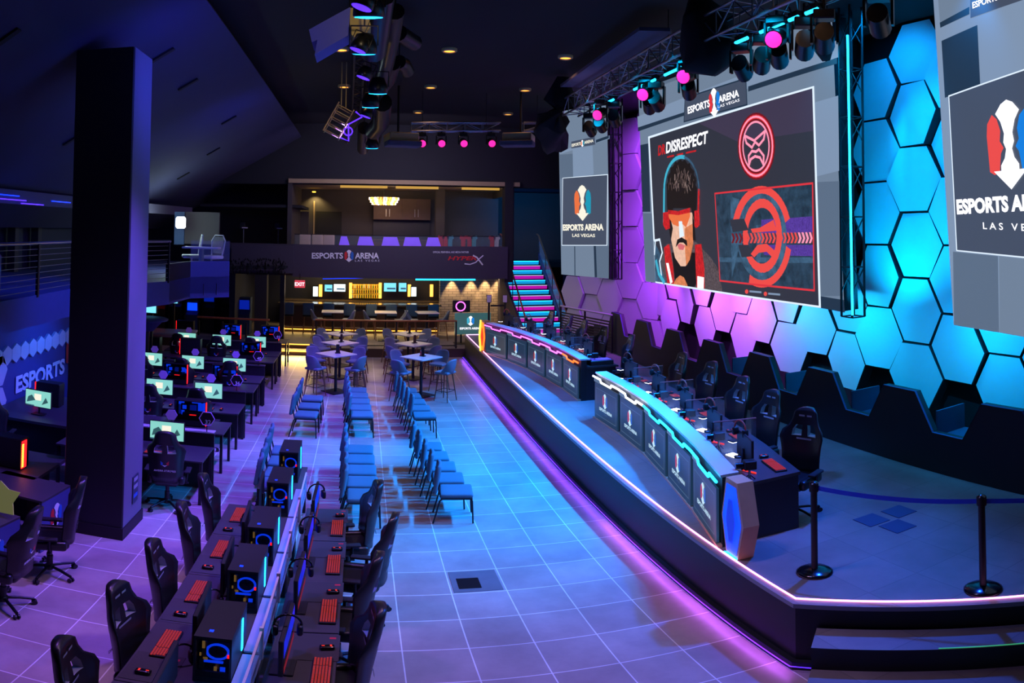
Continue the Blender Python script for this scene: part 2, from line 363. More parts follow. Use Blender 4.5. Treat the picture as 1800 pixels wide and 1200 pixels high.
    def poly(s, poly, mt, fr, lift=0.0):
        O, U, Wv = [Vector(a) for a in fr]; N = U.cross(Wv).normalized()
        return s.add([O + U*p[0] + Wv*p[1] + N*lift for p in poly], [tuple(range(len(poly)))], mt)
    def text(s, txt, size, mt, fr, at=(0,0), lift=0.004, align='LEFT', bold=0.0, sx=1.0, shear=0.0):
        vs, fs = text_mesh(txt, bold); O, U, Wv = [Vector(a) for a in fr]; N = U.cross(Wv).normalized()
        w = max(p[0] for p in vs); x0 = {'LEFT': 0, 'CENTER': -w/2, 'RIGHT': -w}[align]
        return s.add([O + U*(at[0] + ((p[0]+x0) + shear*p[1])*size*sx) + Wv*(at[1] + p[1]*size) + N*lift for p in vs], fs, mt)
    def build(s, name, parent=None, loc=None, rz=0):
        me = bpy.data.meshes.new(name); me.from_pydata(s.v, [], s.f); me.update()
        for n in s.names: me.materials.append(MATS[n])
        me.polygons.foreach_set('material_index', s.m); me.polygons.foreach_set('use_smooth', s.sm)
        o = bpy.data.objects.new(name, me); C.objects.link(o)
        if parent: o.parent = parent
        if loc: o.location = loc
        o.rotation_euler[2] = rz
        return o
_tc = {}
def text_mesh(txt, bold=0.0):
    k = (txt, bold)
    if k in _tc: return _tc[k]
    cu = bpy.data.curves.new('t', 'FONT'); cu.body = txt; cu.size = 1.0; cu.offset = bold; cu.resolution_u = 3; cu.fill_mode = 'FRONT'
    o = bpy.data.objects.new('t', cu); C.objects.link(o)
    me = bpy.data.meshes.new_from_object(o.evaluated_get(bpy.context.evaluated_depsgraph_get()))
    vs = [tuple(v.co) for v in me.vertices]; fs = [tuple(p.vertices) for p in me.polygons]
    bpy.data.objects.remove(o); bpy.data.curves.remove(cu); bpy.data.meshes.remove(me)
    x0 = min(v[0] for v in vs); vs = [(v[0]-x0, v[1], 0) for v in vs]
    _tc[k] = (vs, fs); return _tc[k]
def tag(o, label, cat, group=None):
    o['label'] = label; o['category'] = cat
    if group: o['group'] = group
    return o
def thing(name, label, cat, loc=(0,0,0), rz=0, group=None):
    o = bpy.data.objects.new(name, None); C.objects.link(o); o.location = loc; o.rotation_euler[2] = rz
    o.empty_display_size = 0.1
    return tag(o, label, cat, group)
def struct(o):
    o['kind'] = 'structure'; return o
CH = {}
def dup(src, loc, rz=0, label=None, group=None, first=False):
    if not src.get('placed'):
        src['placed'] = True; c = src
    else:
        def cp(o, par):
            n = o.copy(); C.objects.link(n)
            if par: n.parent = par
            for ch in list(o.children): cp(ch, n)
            return n
        c = cp(src, None)
    c.location = loc; c.rotation_euler[2] = rz
    if label: c['label'] = label
    if group: c['group'] = group
    return c
ORD = ['first','second','third','fourth','fifth','sixth','seventh','eighth','ninth','tenth','eleventh','twelfth']
# emblem: two facing profiles around a pale trophy shape, drawn in a unit frame about 1 high
def emblem(mb, fr, at, h, w='logo_white', r='logo_red', b='logo_blue', lift=0.004):
    def T(pl): return [(at[0]+p[0]*h, at[1]+p[1]*h) for p in pl]
    L = [(-0.36,-0.30),(-0.38,0.12),(-0.36,0.26),(-0.27,0.36),(-0.19,0.30),(-0.14,0.16),(-0.16,0.04),(-0.10,-0.04),(-0.15,-0.10),(-0.17,-0.20),(-0.19,-0.32),(-0.28,-0.34)]
    mb.poly(T(L)[::-1], r, fr, lift); mb.poly(T([(-x, y) for x, y in L]), b, fr, lift)
    mb.poly(T([(-0.20,0.36),(-0.12,0.26),(-0.07,0.12),(-0.09,0.02),(-0.05,-0.06),(-0.08,-0.16),(-0.15,-0.24),(-0.15,-0.30),(-0.28,-0.30),(0,-0.52),(0.28,-0.30),(0.15,-0.30),(0.15,-0.24),(0.08,-0.16),(0.05,-0.06),(0.09,0.02),(0.07,0.12),(0.12,0.26),(0.20,0.36),(0.10,0.46),(0,0.5),(-0.10,0.46)])[::-1], w, fr, lift*1.5)
# ---------------------------------------------------------------- measuring: sight line -> point on a real surface
def sight(px, py):
    th = (px-900)/F; ph = (362.5-py)/F
    return _world_dir(math.cos(ph)*math.sin(th), math.cos(ph)*math.cos(th), math.sin(ph))
def P(px, py, z=0.0):
    r = sight(px, py); t = (z-H)/r.z; return Vector((r.x*t, r.y*t, z))
def uv(px, py, fr):
    O, U, Wv = [Vector(a) for a in fr]; N = U.cross(Wv); r = sight(px, py); t = (O - Vector((0,0,H))).dot(N)/r.dot(N)
    q = Vector((0,0,H)) + r*t - O
    uu, ww, uw = U.dot(U), Wv.dot(Wv), U.dot(Wv); a, b = q.dot(U), q.dot(Wv); dt = uu*ww-uw*uw
    return ((a*ww-b*uw)/dt, (b*uu-a*uw)/dt)
def ppoly(mb, pts, mt, fr, lift=0.004): mb.poly([uv(x, y, fr) for x, y in pts][::-1], mt, fr, lift)
def pline(mb, pts, w, mt, fr, lift=0.006, closed=False):
    q = [Vector(uv(x, y, fr)) for x, y in pts]; n = len(q)
    for i in range(n if closed else n-1):
        a, b = q[i], q[(i+1) % n]; d = (b-a); 
        if d.length < 1e-6: continue
        d.normalize(); nn = Vector((-d.y, d.x))*w/2; e = d*w*0.3
        mb.poly([tuple(a-e-nn), tuple(b+e-nn), tuple(b+e+nn), tuple(a-e+nn)], mt, fr, lift)
def ptext(mb, txt, a, b, hpx, mt, fr, lift=0.008, bold=0.03, shear=0.0):
    A, B = Vector(uv(*a, fr)), Vector(uv(*b, fr)); hh = (Vector(uv(a[0], a[1]-hpx, fr))-A).length
    vs, fs = text_mesh(txt, bold); w = max(p[0] for p in vs); size = hh/0.72
    d = B-A; sx = d.length/(w*size); O, U, Wv = [Vector(q) for q in fr]; U2 = (U*d.x + Wv*d.y).normalized()
    O2 = O + U*A.x + Wv*A.y
    mb.text(txt, size, mt, (O2, U2, Wv), (0,0), lift, 'LEFT', bold, sx, shear)
# ================================================================ SETTING
SZ = 0.8
b = MB(); b.box((-1.2, 13.5, -0.05), (19.6, 32, 0.1), 'floor_tile'); struct(b.build('floor'))
# stage: deck, dark face, nosing
def extrude(poly, z0, z1, mt, b=None, mtop=None):
    b = b or MB(); n = len(poly)
    a = sum(poly[i][0]*poly[(i+1) % n][1]-poly[(i+1) % n][0]*poly[i][1] for i in range(n))
    if a < 0: poly = poly[::-1]
    vs = [(x, y, z1) for x, y in poly] + [(x, y, z0) for x, y in poly]
    b.add(vs, [tuple(range(n))], mtop or mt)
    b.add(vs, [tuple(range(n, 2*n))[::-1]] + [(i, n+i, n+(i+1) % n, (i+1) % n) for i in range(n)], mt); return b
def inset(d): return [(3.46+d, 23.0-d), (3.46+d, 4.84+d*0.414), (7.9, 0.4+d*1.414), (9.2, 0.4+d*1.414), (9.2, 23.0-d)]
st = extrude(inset(0), SZ-0.05, SZ, 'nosing', mtop='stage_tile')
extrude(inset(0.03), 0.10, SZ-0.05, 'stage_face', st); extrude(inset(-0.03), 0.0, 0.10, 'toe', st)
stage = struct(st.build('stage'))
b = MB()
lp = [(3.40, 23.0), (3.53, 23.0), (3.53, 4.92), (6.6, 1.85)]
b.tube([(6.2, 22.94, SZ+0.012), (3.53, 22.94, SZ+0.012), (3.53, 8.4, SZ+0.012)], 0.010, 'led_edge', 6)
b.tube([(3.53, 8.4, SZ+0.012), (3.53, 4.90, SZ+0.012), (6.95, 1.48, SZ+0.012)], 0.010, 'led_edge', 6)
tag(b.build('stage_edge_light_strip'), 'pink white light strip along the top edge of the stage', 'light strip')
b = MB(); b.tube([(3.405, 22.8, 0.06), (3.405, 4.82, 0.06), (3.7, 4.5, 0.06)], 0.006, 'led_violet', 6)
tag(b.build('stage_base_light_strip'), 'violet light strip low along the base of the stage front', 'light strip')
area('base_glow_light', (3.385, 16.0, 0.11), (3.0, 14.0, 0.0), (0.24, 0.05, 1.0), 26, 0.03, 13.6).rotation_euler = (0, R(24), 0)
area('base_glow_light', (3.385, 7.0, 0.11), (3.0, 7.0, 0.0), (0.5, 0.10, 0.95), 9, 0.03, 4.4).rotation_euler = (0, R(24), 0)
# two dark steps up to the stage, front right
b = MB()
def dg(u, v): return (3.60 + u*0.7071 - v*0.7071, 4.70 - u*0.7071 - v*0.7071)
for k, (v0, v1, z) in enumerate([(0.0, 0.36, 0.53), (0.0, 0.70, 0.27)]):
    extrude([dg(0, v0), dg(5, v0), dg(5, v1), dg(0, v1)], 0, z, 'stage_face', b, 'stage_tile')
    b.tube([(*dg(1.0, v1-0.01), z+0.006), (*dg(5, v1-0.01), z+0.006)], 0.006, 'edge_green', 5)
struct(b.build('stage_steps'))
# back bar platform with two lit steps
b = MB(); extrude([(-1.5, 23.12), (5.6, 23.12), (5.6, 30), (-9, 30), (-9, 23.75), (-1.5, 23.75)], 0, 0.3, 'bar_front', b, 'stage_tile')
extrude([(-2.75, 23.2), (-1.5, 23.2), (-1.5, 23.76), (-2.75, 23.76)], 0, 0.15, 'bar_front', b, 'stage_tile')
struct(b.build('bar_platform'))
for k, (y, z) in enumerate([(23.18, 0.14), (23.73, 0.29)]):
    b = MB(); b.box((-2.12, y, z), (1.24, 0.03, 0.03), 'led_gold')
    tag(b.build('step_light_strip'), ['gold light strip under the lower step beside the bar railing', 'gold light strip under the upper step beside the bar railing'][k], 'light strip')
area('step_glow_light', (-2.12, 23.1, 0.12), (-2.12, 22.4, 0), (1.0, 0.62, 0.16), 16, 1.2, 0.05)
area('step_glow_light', (-2.12, 23.65, 0.27), (-2.12, 23.3, 0.15), (1.0, 0.62, 0.16), 8, 1.2, 0.05)
# ceiling and walls
b = MB(); b.box((3.2, 12.5, 8.15), (12.4, 33, 0.2), 'ceiling'); struct(b.build('ceiling'))
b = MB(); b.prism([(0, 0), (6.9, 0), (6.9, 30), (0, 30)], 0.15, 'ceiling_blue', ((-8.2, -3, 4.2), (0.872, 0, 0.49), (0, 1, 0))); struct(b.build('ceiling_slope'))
b = MB(); b.box((1.5, 24.4, 6.99), (20, 0.3, 2.2), 'wall_black'); struct(b.build('wall_header'))
b = MB(); b.box((-9.1, 12, 2.5), (0.2, 32, 6), 'wall_dark'); struct(b.build('wall_left'))
b = MB(); b.box((-1, 30.1, 4), (20, 0.2, 8), 'wall_dark'); struct(b.build('wall_back'))
b = MB(); b.box((9.3, 12, 4), (0.2, 34, 8.4), 'wall_black'); struct(b.build('wall_right'))
# black square column
b = MB()
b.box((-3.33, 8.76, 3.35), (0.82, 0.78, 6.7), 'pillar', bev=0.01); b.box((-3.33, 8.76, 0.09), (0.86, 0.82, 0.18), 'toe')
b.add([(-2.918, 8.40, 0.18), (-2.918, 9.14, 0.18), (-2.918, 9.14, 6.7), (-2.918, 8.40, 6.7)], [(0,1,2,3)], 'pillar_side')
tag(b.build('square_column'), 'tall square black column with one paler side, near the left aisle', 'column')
b = MB(); fr = ((-2.912, 8.72, 0.42), (0, 1, 0), (0, 0, 1))
b.prism([(0,0),(0.22,0),(0.22,0.42),(0,0.42)], 0.008, 'panel_print', fr); 
for k, (mt, z) in enumerate([('leather_mark', 0.33), ('leather_mark', 0.22), ('logo_blue', 0.08)]): b.poly([(0.03,z),(0.19,z),(0.19,z+0.06),(0.03,z+0.06)], mt, fr, 0.010)
b.build('notice').name = 'wall_notice'
o = bpy.data.objects['wall_notice']; tag(o, 'small notice plate low on the side of the black column', 'sign')

# ---------------------------------------------------------------- hexagon wall
def hexpts(r, sq=0.90): return [(r*math.cos(k*PI/3), r*math.sin(k*PI/3)*sq/0.866*0.866/1.0) for k in range(6)]
hw = MB(); hw.box((8.85, 12.2, 4.1), (0.1, 24, 8.0), 'wall_black'); hexwall = struct(hw.build('wall_hexagons'))
PH = 0.932; RH = 0.603
for k in range(-4, 13):
    yc = 8.12 + PH*k
    for mrow in range(0, 6):
        zc = 1.875 + 1.115*mrow + (0.5575 if k % 2 else 0)
        if zc > 7.8: continue
        vis = (yc < 9.9) or (mrow <= 1) or (yc > 16)
        if not vis: continue
        d = rnd.choice([0.0, 0.0, 0.05, 0.10, 0.16]); ty, tz = rnd.uniform(-0.10, 0.10), rnd.uniform(-0.06, 0.06)
        hb = MB(); fr = ((0, 0, 0), (ty, -1, 0), (tz, 0, 1))
        ro, ri = RH, RH-0.012
        def hx(r): return [(r*math.cos(a*PI/3), r*math.sin(a*PI/3)*1.0537) for a in range(6)]
        O = Vector((0,0,0)); outer = hx(ro); inner = hx(ri)
        U, Wv = Vector(fr[1]), Vector(fr[2]); N = U.cross(Wv).normalized()
        pf = [U*p[0]+Wv*p[1]+N*0.02 for p in inner]; pm = [U*p[0]+Wv*p[1] for p in outer]; pb = [U*p[0]+Wv*p[1]-N*0.2 for p in outer]
        hb.add(pf+pm+pb, [tuple(range(6))], 'hex_panel')
        hb.add(pf+pm+pb, [(i, 6+i, 6+(i+1) % 6, (i+1) % 6) for i in range(6)] + [(6+i, 12+i, 12+(i+1) % 6, 6+(i+1) % 6) for i in range(6)], 'wall_black')
        hb.build('hexagon_panel', hexwall, (HEXW + d*0.6, yc, zc))
# inward turned wall of hexagons beside the far screen
hw2 = MB(); hw2.box((0, 0, 0), (0.1, 4.6, 7.4), 'wall_black'); far = struct(hw2.build('wall_hexagons_far', None, (7.9, 20.6, 4.5), R(20)))
for k in range(-2, 3):
    for mrow in range(-3, 4):
        if k % 2 and mrow == 3: continue
        hb = MB(); outer = [(0.60*math.cos(a*PI/3), 0.60*math.sin(a*PI/3)*1.05) for a in range(6)]
        hb.prism(outer, 0.12 + rnd.choice([0, 0.06, 0.12]), 'hex_panel', ((-0.05, k*PH, mrow*1.115 + (0.5575 if k % 2 else 0)), (0, -1, 0), (0, 0, 1)))
        hb.build('hexagon_panel', far)
# black notched plinth in front of the hexagons
b = MB(); prof = []; y = 1.5
pts = [(23.0, 0.8)]
prof_z = [(1.42, 1.99)]
ys = [5.42 + 1.87*k for k in range(0, 8)]
line = []
for yc in ys:
    line += [(yc-0.66, 1.42), (yc-0.33, 1.99), (yc+0.33, 1.99), (yc+0.66, 1.42)]
top = [(1.2, 1.42)] + line + [(20.4, 1.42)]
poly = [(-y, z) for y, z in top[::-1]]
poly = [(-20.4, 0.8)] + poly + [(-1.2, 0.8)]
b.prism(poly[::-1], -0.12, 'plinth', ((7.13, 0, 0), (0, -1, 0), (0, 0, 1)))
tw = 0.02
for i in range(len(top)-1):
    (y0, z0), (y1, z1) = top[i], top[i+1]
    b.add([(7.125, y0, z0), (7.125, y1, z1), (7.16, y1, z1+0.004), (7.16, y0, z0+0.004)], [(0,1,2,3)], 'fascia_blue')
plinth = b.build('notched_plinth'); tag(plinth, 'long black plinth with notched top edge below the hexagon wall', 'plinth')
for k, (y0, y1) in enumerate([(3.65, 4.55), (6.0, 6.7), (8.0, 8.55), (9.75, 10.4), (11.6, 12.3)]):
    b = MB(); 
    for (c, d) in [((7.6, (y0+y1)/2, 1.30), (0.6, y1-y0, 0.04)), ((7.6, y1, 1.50), (0.6, 0.03, 0.40))]:
        b.box(c, d, 'recess')
    o = b.build('recess_box', plinth)
# ================================================================ LED SCREENS
def truss_tower(mb, p, z0, z1, w, mt='black', rungs=True):
    for dx in (-w/2, w/2):
        for dy in (-w/2, w/2): mb.cyl((p[0]+dx, p[1]+dy, z0), (p[0]+dx, p[1]+dy, z1), 0.022, mt, 6)
    z = z0; k = 0
    while z < z1-0.3:
        for (a, c) in (((-1,-1),(1,-1)), ((1,-1),(1,1)), ((1,1),(-1,1)), ((-1,1),(-1,-1))):
            mb.cyl((p[0]+a[0]*w/2, p[1]+a[1]*w/2, z), (p[0]+c[0]*w/2, p[1]+c[1]*w/2, z+(0.4 if k % 2 else 0.0)), 0.012, mt, 5)
        z += 0.4; k += 1
ZB = 3.03
def hangb(par, fr, w):
    O, U, Wv = [Vector(a) for a in fr]; N = U.cross(Wv).normalized()
    for f in (0.15, 0.85):
        p = O + U*w*f + Wv*4.8 - N*0.15; b = MB(); b.box((p.x, p.y, (p.z+8.06)/2), (0.06, 0.06, max(0.1, 8.06-p.z)), 'metal_dark'); b.build('hanging_bracket', par)
FM = (Vector((7.30, 16.76, ZB)), Vector((0, -1, 0)), Vector((-0.043, 0, 1)))      # main screen: u runs left to right, w up
ms = thing('led_screen', 'huge central screen with a man in red sunglasses and a neon mask emblem', 'screen', (0,0,0))
b = MB(); O, U, Wv = FM
b.prism([(0,0),(8.05,0),(8.05,4.95),(0,4.95)], -0.30, 'black_matte', (O-Vector((0,0,0)), U, Wv)); b.build('cabinet', ms); hangb(ms, FM, 8.05)
b = MB(); b.poly([(0,0),(8.05,0),(8.05,4.95),(0,4.95)], 's_grey', FM, 0.004)
q = lambda pts, mt, l=0.008: ppoly(b, pts, mt, FM, l)
q([(1121,205),(1475,70),(1476,100),(1122,228)], 's_grey3'); q([(1122,224),(1204,197),(1204,203),(1122,231)], 's_shadow', 0.010)
q([(1316,152),(1472,102),(1472,112),(1316,161)], 's_shadow', 0.010); q([(1433,180),(1474,168),(1476,300),(1436,310)], 's_grey3')
q([(1435,320),(1478,318),(1483,520),(1442,520)], 's_grey2'); q([(1442,520),(1484,527),(1486,549),(1444,541)], 's_shadow', 0.010)
q([(1126,255),(1140,252),(1144,372),(1130,372)], 's_shadow', 0.010); q([(1130,375),(1147,375),(1152,496),(1136,493)], 's_grey2')
q([(1121,160),(1300,95),(1302,100),(1122,166)], 's_grey2', 0.010)
q([(1205,172),(1312,138),(1314,184),(1203,214)], 's_panel', 0.010); pline(b, [(1205,172),(1312,138),(1314,184),(1203,214)], 0.03, 's_shadow', FM, 0.012, True)
b.build('picture_surround', ms)
b = MB(); ptext(b, 'ESPORTS', (1210,200), (1249,187), 12, 's_white', FM, 0.014); ptext(b, 'ARENA', (1264,181), (1300,169), 12, 's_white', FM, 0.014)
ptext(b, 'LAS VEGAS', (1263,190), (1301,178), 5, 's_white', FM, 0.014, 0.0)
fe = (FM[0], (U), Wv); emblem(b, fe, uv(1256.5, 180, FM), 0.62, 's_white', 's_red', 's_blue', 0.014); b.build('sponsor_banner', ms)
b = MB(); q = lambda pts, mt, l=0.012: ppoly(b, pts, mt, FM, l)
q([(1140,240),(1432,151),(1444,541),(1153,497)], 's_frame'); q([(1143,243),(1429,155.5),(1440.5,537),(1155.5,494)], 's_ink', 0.015)
q([(1230,217),(1429,155.5),(1431,230),(1300,250)], 's_ink2', 0.017)
def S3(x, y): return (950+x/3.27, 300+y/3.27)
def clampb(p): return (p[0], min(p[1], 494.5+(p[0]-1155)*0.1505))
def qs(pts, mt, l): ppoly(b, [clampb(S3(*p)) for p in pts], mt, FM, l)
ptext(b, 'DR', (1158,273), (1171,269.5), 17, 's_gearred', FM, 0.020, 0.04, 0.15); ptext(b, 'DISRESPECT', (1172,269), (1245,251), 19, 's_white', FM, 0.020, 0.03, 0.15)
for x0, x1 in ((1174,1186),(1191,1202),(1207,1225)): q([(x0,277.5-(x0-1174)*.22),(x1,277.5-(x1-1174)*.22),(x1,274.5-(x1-1174)*.22),(x0,274.5-(x0-1174)*.22)][::-1], 's_gearred', 0.020)
b.build('picture', ms)
# the man on the screen
b = MB()
qs([(690,690),(700,480),(730,420),(900,410),(985,500),(1030,570),(1050,700)], 's_jacket', 0.020)
qs([(655,400),(690,470),(700,560),(730,660),(665,645)], 's_slate2', 0.021)
pline(b, [S3(*p) for p in [(660,480),(665,400),(690,395),(705,470),(690,520),(700,600)]], 0.06, 's_frame', FM, 0.023); pline(b, [S3(*p) for p in [(670,520),(685,590),(715,640)]], 0.12, 's_cyan', FM, 0.024)
qs([(760,470),(900,470),(905,640),(890,690),(780,680)], 's_black', 0.023)
qs([(715,440),(745,420),(770,560),(775,665),(735,655),(725,560)], 's_gearred', 0.025); qs([(893,425),(930,420),(948,560),(950,690),(903,685),(898,560)], 's_gearred', 0.025)
qs([(908,605),(946,612),(944,690),(908,682)], 's_white', 0.027); qs([(728,530),(742,530),(765,640),(752,648)], 's_white', 0.027)
qs([(770,670),(785,620),(808,600),(830,612),(848,650),(852,690),(770,678)], 's_skin2', 0.026)
qs([(750,300),(755,240),(885,240),(888,320),(880,420),(862,510),(840,548),(812,548),(780,500),(758,400)], 's_skin', 0.028)
qs([(835,330),(888,300),(884,420),(865,510),(845,545),(838,470)], 's_skin2', 0.029)
hp = []
for i in range(26):
    t = PI*i/25; r = 1+0.06*math.sin(i*2.3); hp.append((818-85*math.cos(t)*r, 100-165*math.sin(t)*r*0.98))
qs(hp + [(905,200),(890,290),(872,215),(770,215),(748,290),(733,200)], 's_hair', 0.030)
for i in range(64):
    t = rnd.uniform(0.06, 0.94)*PI; rr = rnd.uniform(0.25, 0.95); x0_ = 818-80*math.cos(t)*rr; y0_ = 100-150*math.sin(t)*rr
    w_ = rnd.uniform(-14, 14); pline(b, [S3(x0_, y0_), S3(x0_+w_*0.6, y0_+rnd.uniform(12, 22)), S3(x0_+w_, y0_+rnd.uniform(28, 46))], rnd.uniform(0.018, 0.045), rnd.choice(['s_hair2', 's_hair2', 's_hair3', 's_hair']), FM, 0.0305+i*0.00002)
qs([(752,262),(768,330),(757,400),(745,330)], 's_hair', 0.0325); qs([(880,250),(892,300),(900,400),(884,400)], 's_hair', 0.0325)
arc = [S3(818-100*math.cos(PI*i/20), 110-190*math.sin(PI*i/20)) for i in range(21)]
pline(b, arc[:12], 0.09, 's_cyan', FM, 0.034); pline(b, arc[11:], 0.06, 's_slate2', FM, 0.034)
pline(b, [S3(718,110), S3(716,290)], 0.10, 's_cyan', FM, 0.034); pline(b, [S3(918,110), S3(915,220)], 0.08, 's_gearred', FM, 0.034)
qs([(712,240),(748,235),(752,330),(728,340),(712,310)], 's_gearred', 0.035); qs([(893,230),(920,225),(924,310),(905,330),(893,320)], 's_gearred', 0.035)
qs([(742,225),(800,232),(868,212),(868,262),(845,325),(818,300),(800,320),(770,308),(745,268)], 's_orange', 0.036)
qs([(742,225),(800,232),(868,212),(868,240),(800,255),(742,248)], 's_gearred', 0.037)
qs([(803,290),(822,290),(834,375),(808,385)], 's_frame', 0.038)
qs([(785,440),(795,395),(820,382),(850,400),(853,435),(830,412),(808,412)], 's_hair', 0.039); qs([(795,425),(815,418),(840,430),(830,455),(805,452)], 's_mouth', 0.040)
b.build('picture_person', ms)
# neon mask emblem and red poster on the screen
b = MB()
def ov(cx, cy, rx, ry, n=36, a0=0, a1=2*PI): return [(cx+rx*math.cos(a0+(a1-a0)*i/n), cy+ry*math.sin(a0+(a1-a0)*i/n)) for i in range(n+(0 if a1-a0 > 6.28 else 1))]
for rx, ry, w, mt in [(29,52,0.15,'s_darkred'),(29,52,0.08,'s_red'),(29,52,0.04,'s_pink'),(23,43,0.04,'s_pink')]: pline(b, ov(1330.7,257,rx,ry), w, mt, FM, 0.018 + (0.003 if mt == 's_red' else 0.006 if mt == 's_pink' else 0), True)
def S3t(x, y): return (950+x/3.27, y/3.27)
for l in ([(1180,780),(1235,808),(1298,752),(1290,800),(1262,835),(1240,815),(1222,848),(1190,822),(1180,780)], [(1203,895),(1222,868),(1245,872),(1262,858),(1290,895),(1288,945),(1268,905),(1240,898),(1215,915),(1205,950),(1203,895)]):
    pline(b, [S3t(*p) for p in l], 0.05, 's_pink', FM, 0.026)
b.build('picture_emblem', ms)
b = MB(); q = lambda pts, mt, l=0.02: ppoly(b, pts, mt, FM, l)
q([(1259,340),(1431,322),(1434,510),(1268,493)], 's_slate')
for k in range(7): q([(1262+k*23,345+rnd.uniform(0,50)),(1280+k*21,345+rnd.uniform(0,40)),(1282+k*20,430),(1266+k*22,488)], 's_slate2' if k % 2 else 's_slate', 0.0205+k*0.0002)
q([(1262,385),(1432,375),(1433,392),(1263,398)], 's_slate', 0.0222); q([(1265,452),(1433,452),(1433,462),(1265,460)], 's_slate2', 0.0223)
q([(1340,386),(1431,380),(1432,408),(1340,410)], 's_mesh', 0.0225); q([(1340,430),(1432,430),(1432,450),(1345,448)], 's_mesh', 0.0225)
for (a0, a1) in ((PI*1.12, PI*1.86), (PI*0.10, PI*0.62)):
    pline(b, ov(1340,416,47,78,20,a0,a1), 0.24, 's_red2', FM, 0.024)
for (a0, a1) in ((PI*1.0, PI*2.0), (PI*0.0, PI*1.0)): pline(b, ov(1341,416,39,68,20,a0,a1), 0.17, 's_slate2', FM, 0.027)
pline(b, ov(1342,414,30,57,30), 0.17, 's_red2', FM, 0.029, True)
q([(1285,386),(1310,384),(1318,404),(1290,408)], 's_ink', 0.0295); q([(1300,430),(1318,430),(1326,450),(1306,452)], 's_ink', 0.0295)
q([(1322,402),(1338,400),(1362,386),(1368,405),(1325,409)], 's_red2', 0.031); q([(1322,446),(1334,430),(1350,428),(1364,440),(1360,452),(1350,442),(1336,444),(1328,452)], 's_red2', 0.031)
for k in range(22):
    x = 1288+k*6.5; q([(x,410-k*0.1),(x+3.4,410-k*0.1),(x+6.6,418.5),(x+3.4,427),(x,427),(x+3.2,418.5)], 's_darkred' if k < 3 else 's_red2' if k < 18 else 's_pink', 0.033)
pline(b, [(1259,340),(1431,322),(1434,510),(1268,493)], 0.035, 's_red', FM, 0.034, True)
for x, y in ((1315,512),(1348,516)): 
    q(ov(x,y,3,4,10), 's_red2', 0.034); q([(x+5,y-2.2),(x+26,y-0.4),(x+26,y+3),(x+5,y+1.2)], 's_grey3', 0.034)
b.build('picture_poster', ms)
b = MB(); truss_tower(b, (7.2, 8.38, 0), ZB-0.05, 8.05, 0.26, 'black'); b.tube([(7.05, 8.22, ZB), (7.0, 8.22, 7.5)], 0.02, 'led_cyan', 6)
tag(b.build('screen_truss_tower'), 'vertical black truss with cyan strip at the right edge of the central screen', 'truss')
# right hand screen
A = P(1677, 571, ZB); B = P(1800, 590, ZB); Ur = (B-A).normalized(); FR = (A, Ur, Vector((0, 0, 1)) + Vector((Ur.y, -Ur.x, 0))*0.06)
rs = thing('led_screen', 'angled screen at the far right with large two-face emblem, cut by the photo edge', 'screen', (0,0,0))
WR = 4.3
b = MB(); b.prism([(0,0),(WR,0),(WR,4.9),(0,4.9)], -0.25, 'black_matte', FR); b.build('cabinet', rs); hangb(rs, FR, WR)
b = MB(); b.poly([(0,0),(WR,0),(WR,4.9),(0,4.9)], 's_grey3', FR, 0.004); q = lambda pts, mt, l=0.008: ppoly(b, pts, mt, FR, l)
q([(1650,0),(1706,-20),(1706,18),(1653,40)], 's_grey'); q([(1653,40),(1705,12),(1705,25),(1654,49)], 's_shadow', 0.010)
q([(1656,72),(1719,44),(1724,148),(1662,172)], 's_shadow', 0.010); q([(1676,442),(1755,450),(1757,584),(1678,571)], 's_grey2'); q([(1757,450),(1850,460),(1850,600),(1758,584)], 's_grey', 0.009)
q([(1706,-20),(1830,-70),(1830,-10),(1707,32)], 's_panel', 0.010); ptext(b, 'ESPORTS ARENA', (1711,15), (1800,-15), 11, 's_white', FR, 0.014)
q([(1668,168),(1850,105),(1850,458),(1682,441)], 's_frame', 0.011); q([(1670,170),(1850,108),(1850,455),(1684,439)], 's_panel', 0.014)
b.build('picture_surround', rs)
b = MB(); hh = (Vector(uv(1775, 175, FR))-Vector(uv(1775, 330, FR))).length
emblem(b, FR, uv(1776, 252, FR), hh, 's_white', 's_red2', 's_blue', 0.018)
ptext(b, 'ESPORTS ARENA', (1684,375), (1872,365), 24, 's_white', FR, 0.018, 0.05); ptext(b, 'L A S   V E G A S', (1730,402), (1858,408), 12, 's_white', FR, 0.018, 0.01)
b.build('picture_emblem', rs)
# left hand screen
A = P(987, 482, ZB); B = P(1073, 489.5, ZB); Ul = (B-A).normalized(); WL = (B-A).length; FL = (A, Ul, Vector((0, 0, 1)) + Vector((Ul.y, -Ul.x, 0))*0.03)
ls = thing('led_screen', 'narrow far left screen with orange and teal two-face emblem', 'screen', (0,0,0))
b = MB(); b.prism([(0,0),(WL,0),(WL,4.95),(0,4.95)], -0.25, 'black_matte', FL); b.build('cabinet', ls); hangb(ls, FL, WL)
b = MB(); b.poly([(0,0),(WL,0),(WL,4.95),(0,4.95)], 's_grey', FL, 0.005); q = lambda pts, mt, l=0.010: ppoly(b, pts, mt, FL, l)
q([(984,272),(1007,270),(1008,312),(985,314)], 's_grey2'); q([(1007,262),(1042,256),(1044,307),(1008,312)], 's_grey3'); q([(1045,432),(1071,432),(1072,489),(1047,487)], 's_grey2'); q([(1044,432),(1048,432),(1050,487),(1046,487)], 's_shadow', 0.012)
q([(984,266),(1072,238),(1072,244),(984,271)], 's_grey3', 0.012); q([(1048,246),(1071,238),(1071,243),(1048,251)], 's_shadow', 0.014); q([(1010,433),(1011.5,433),(1012,484),(1010.5,484)], 's_shadow', 0.012)
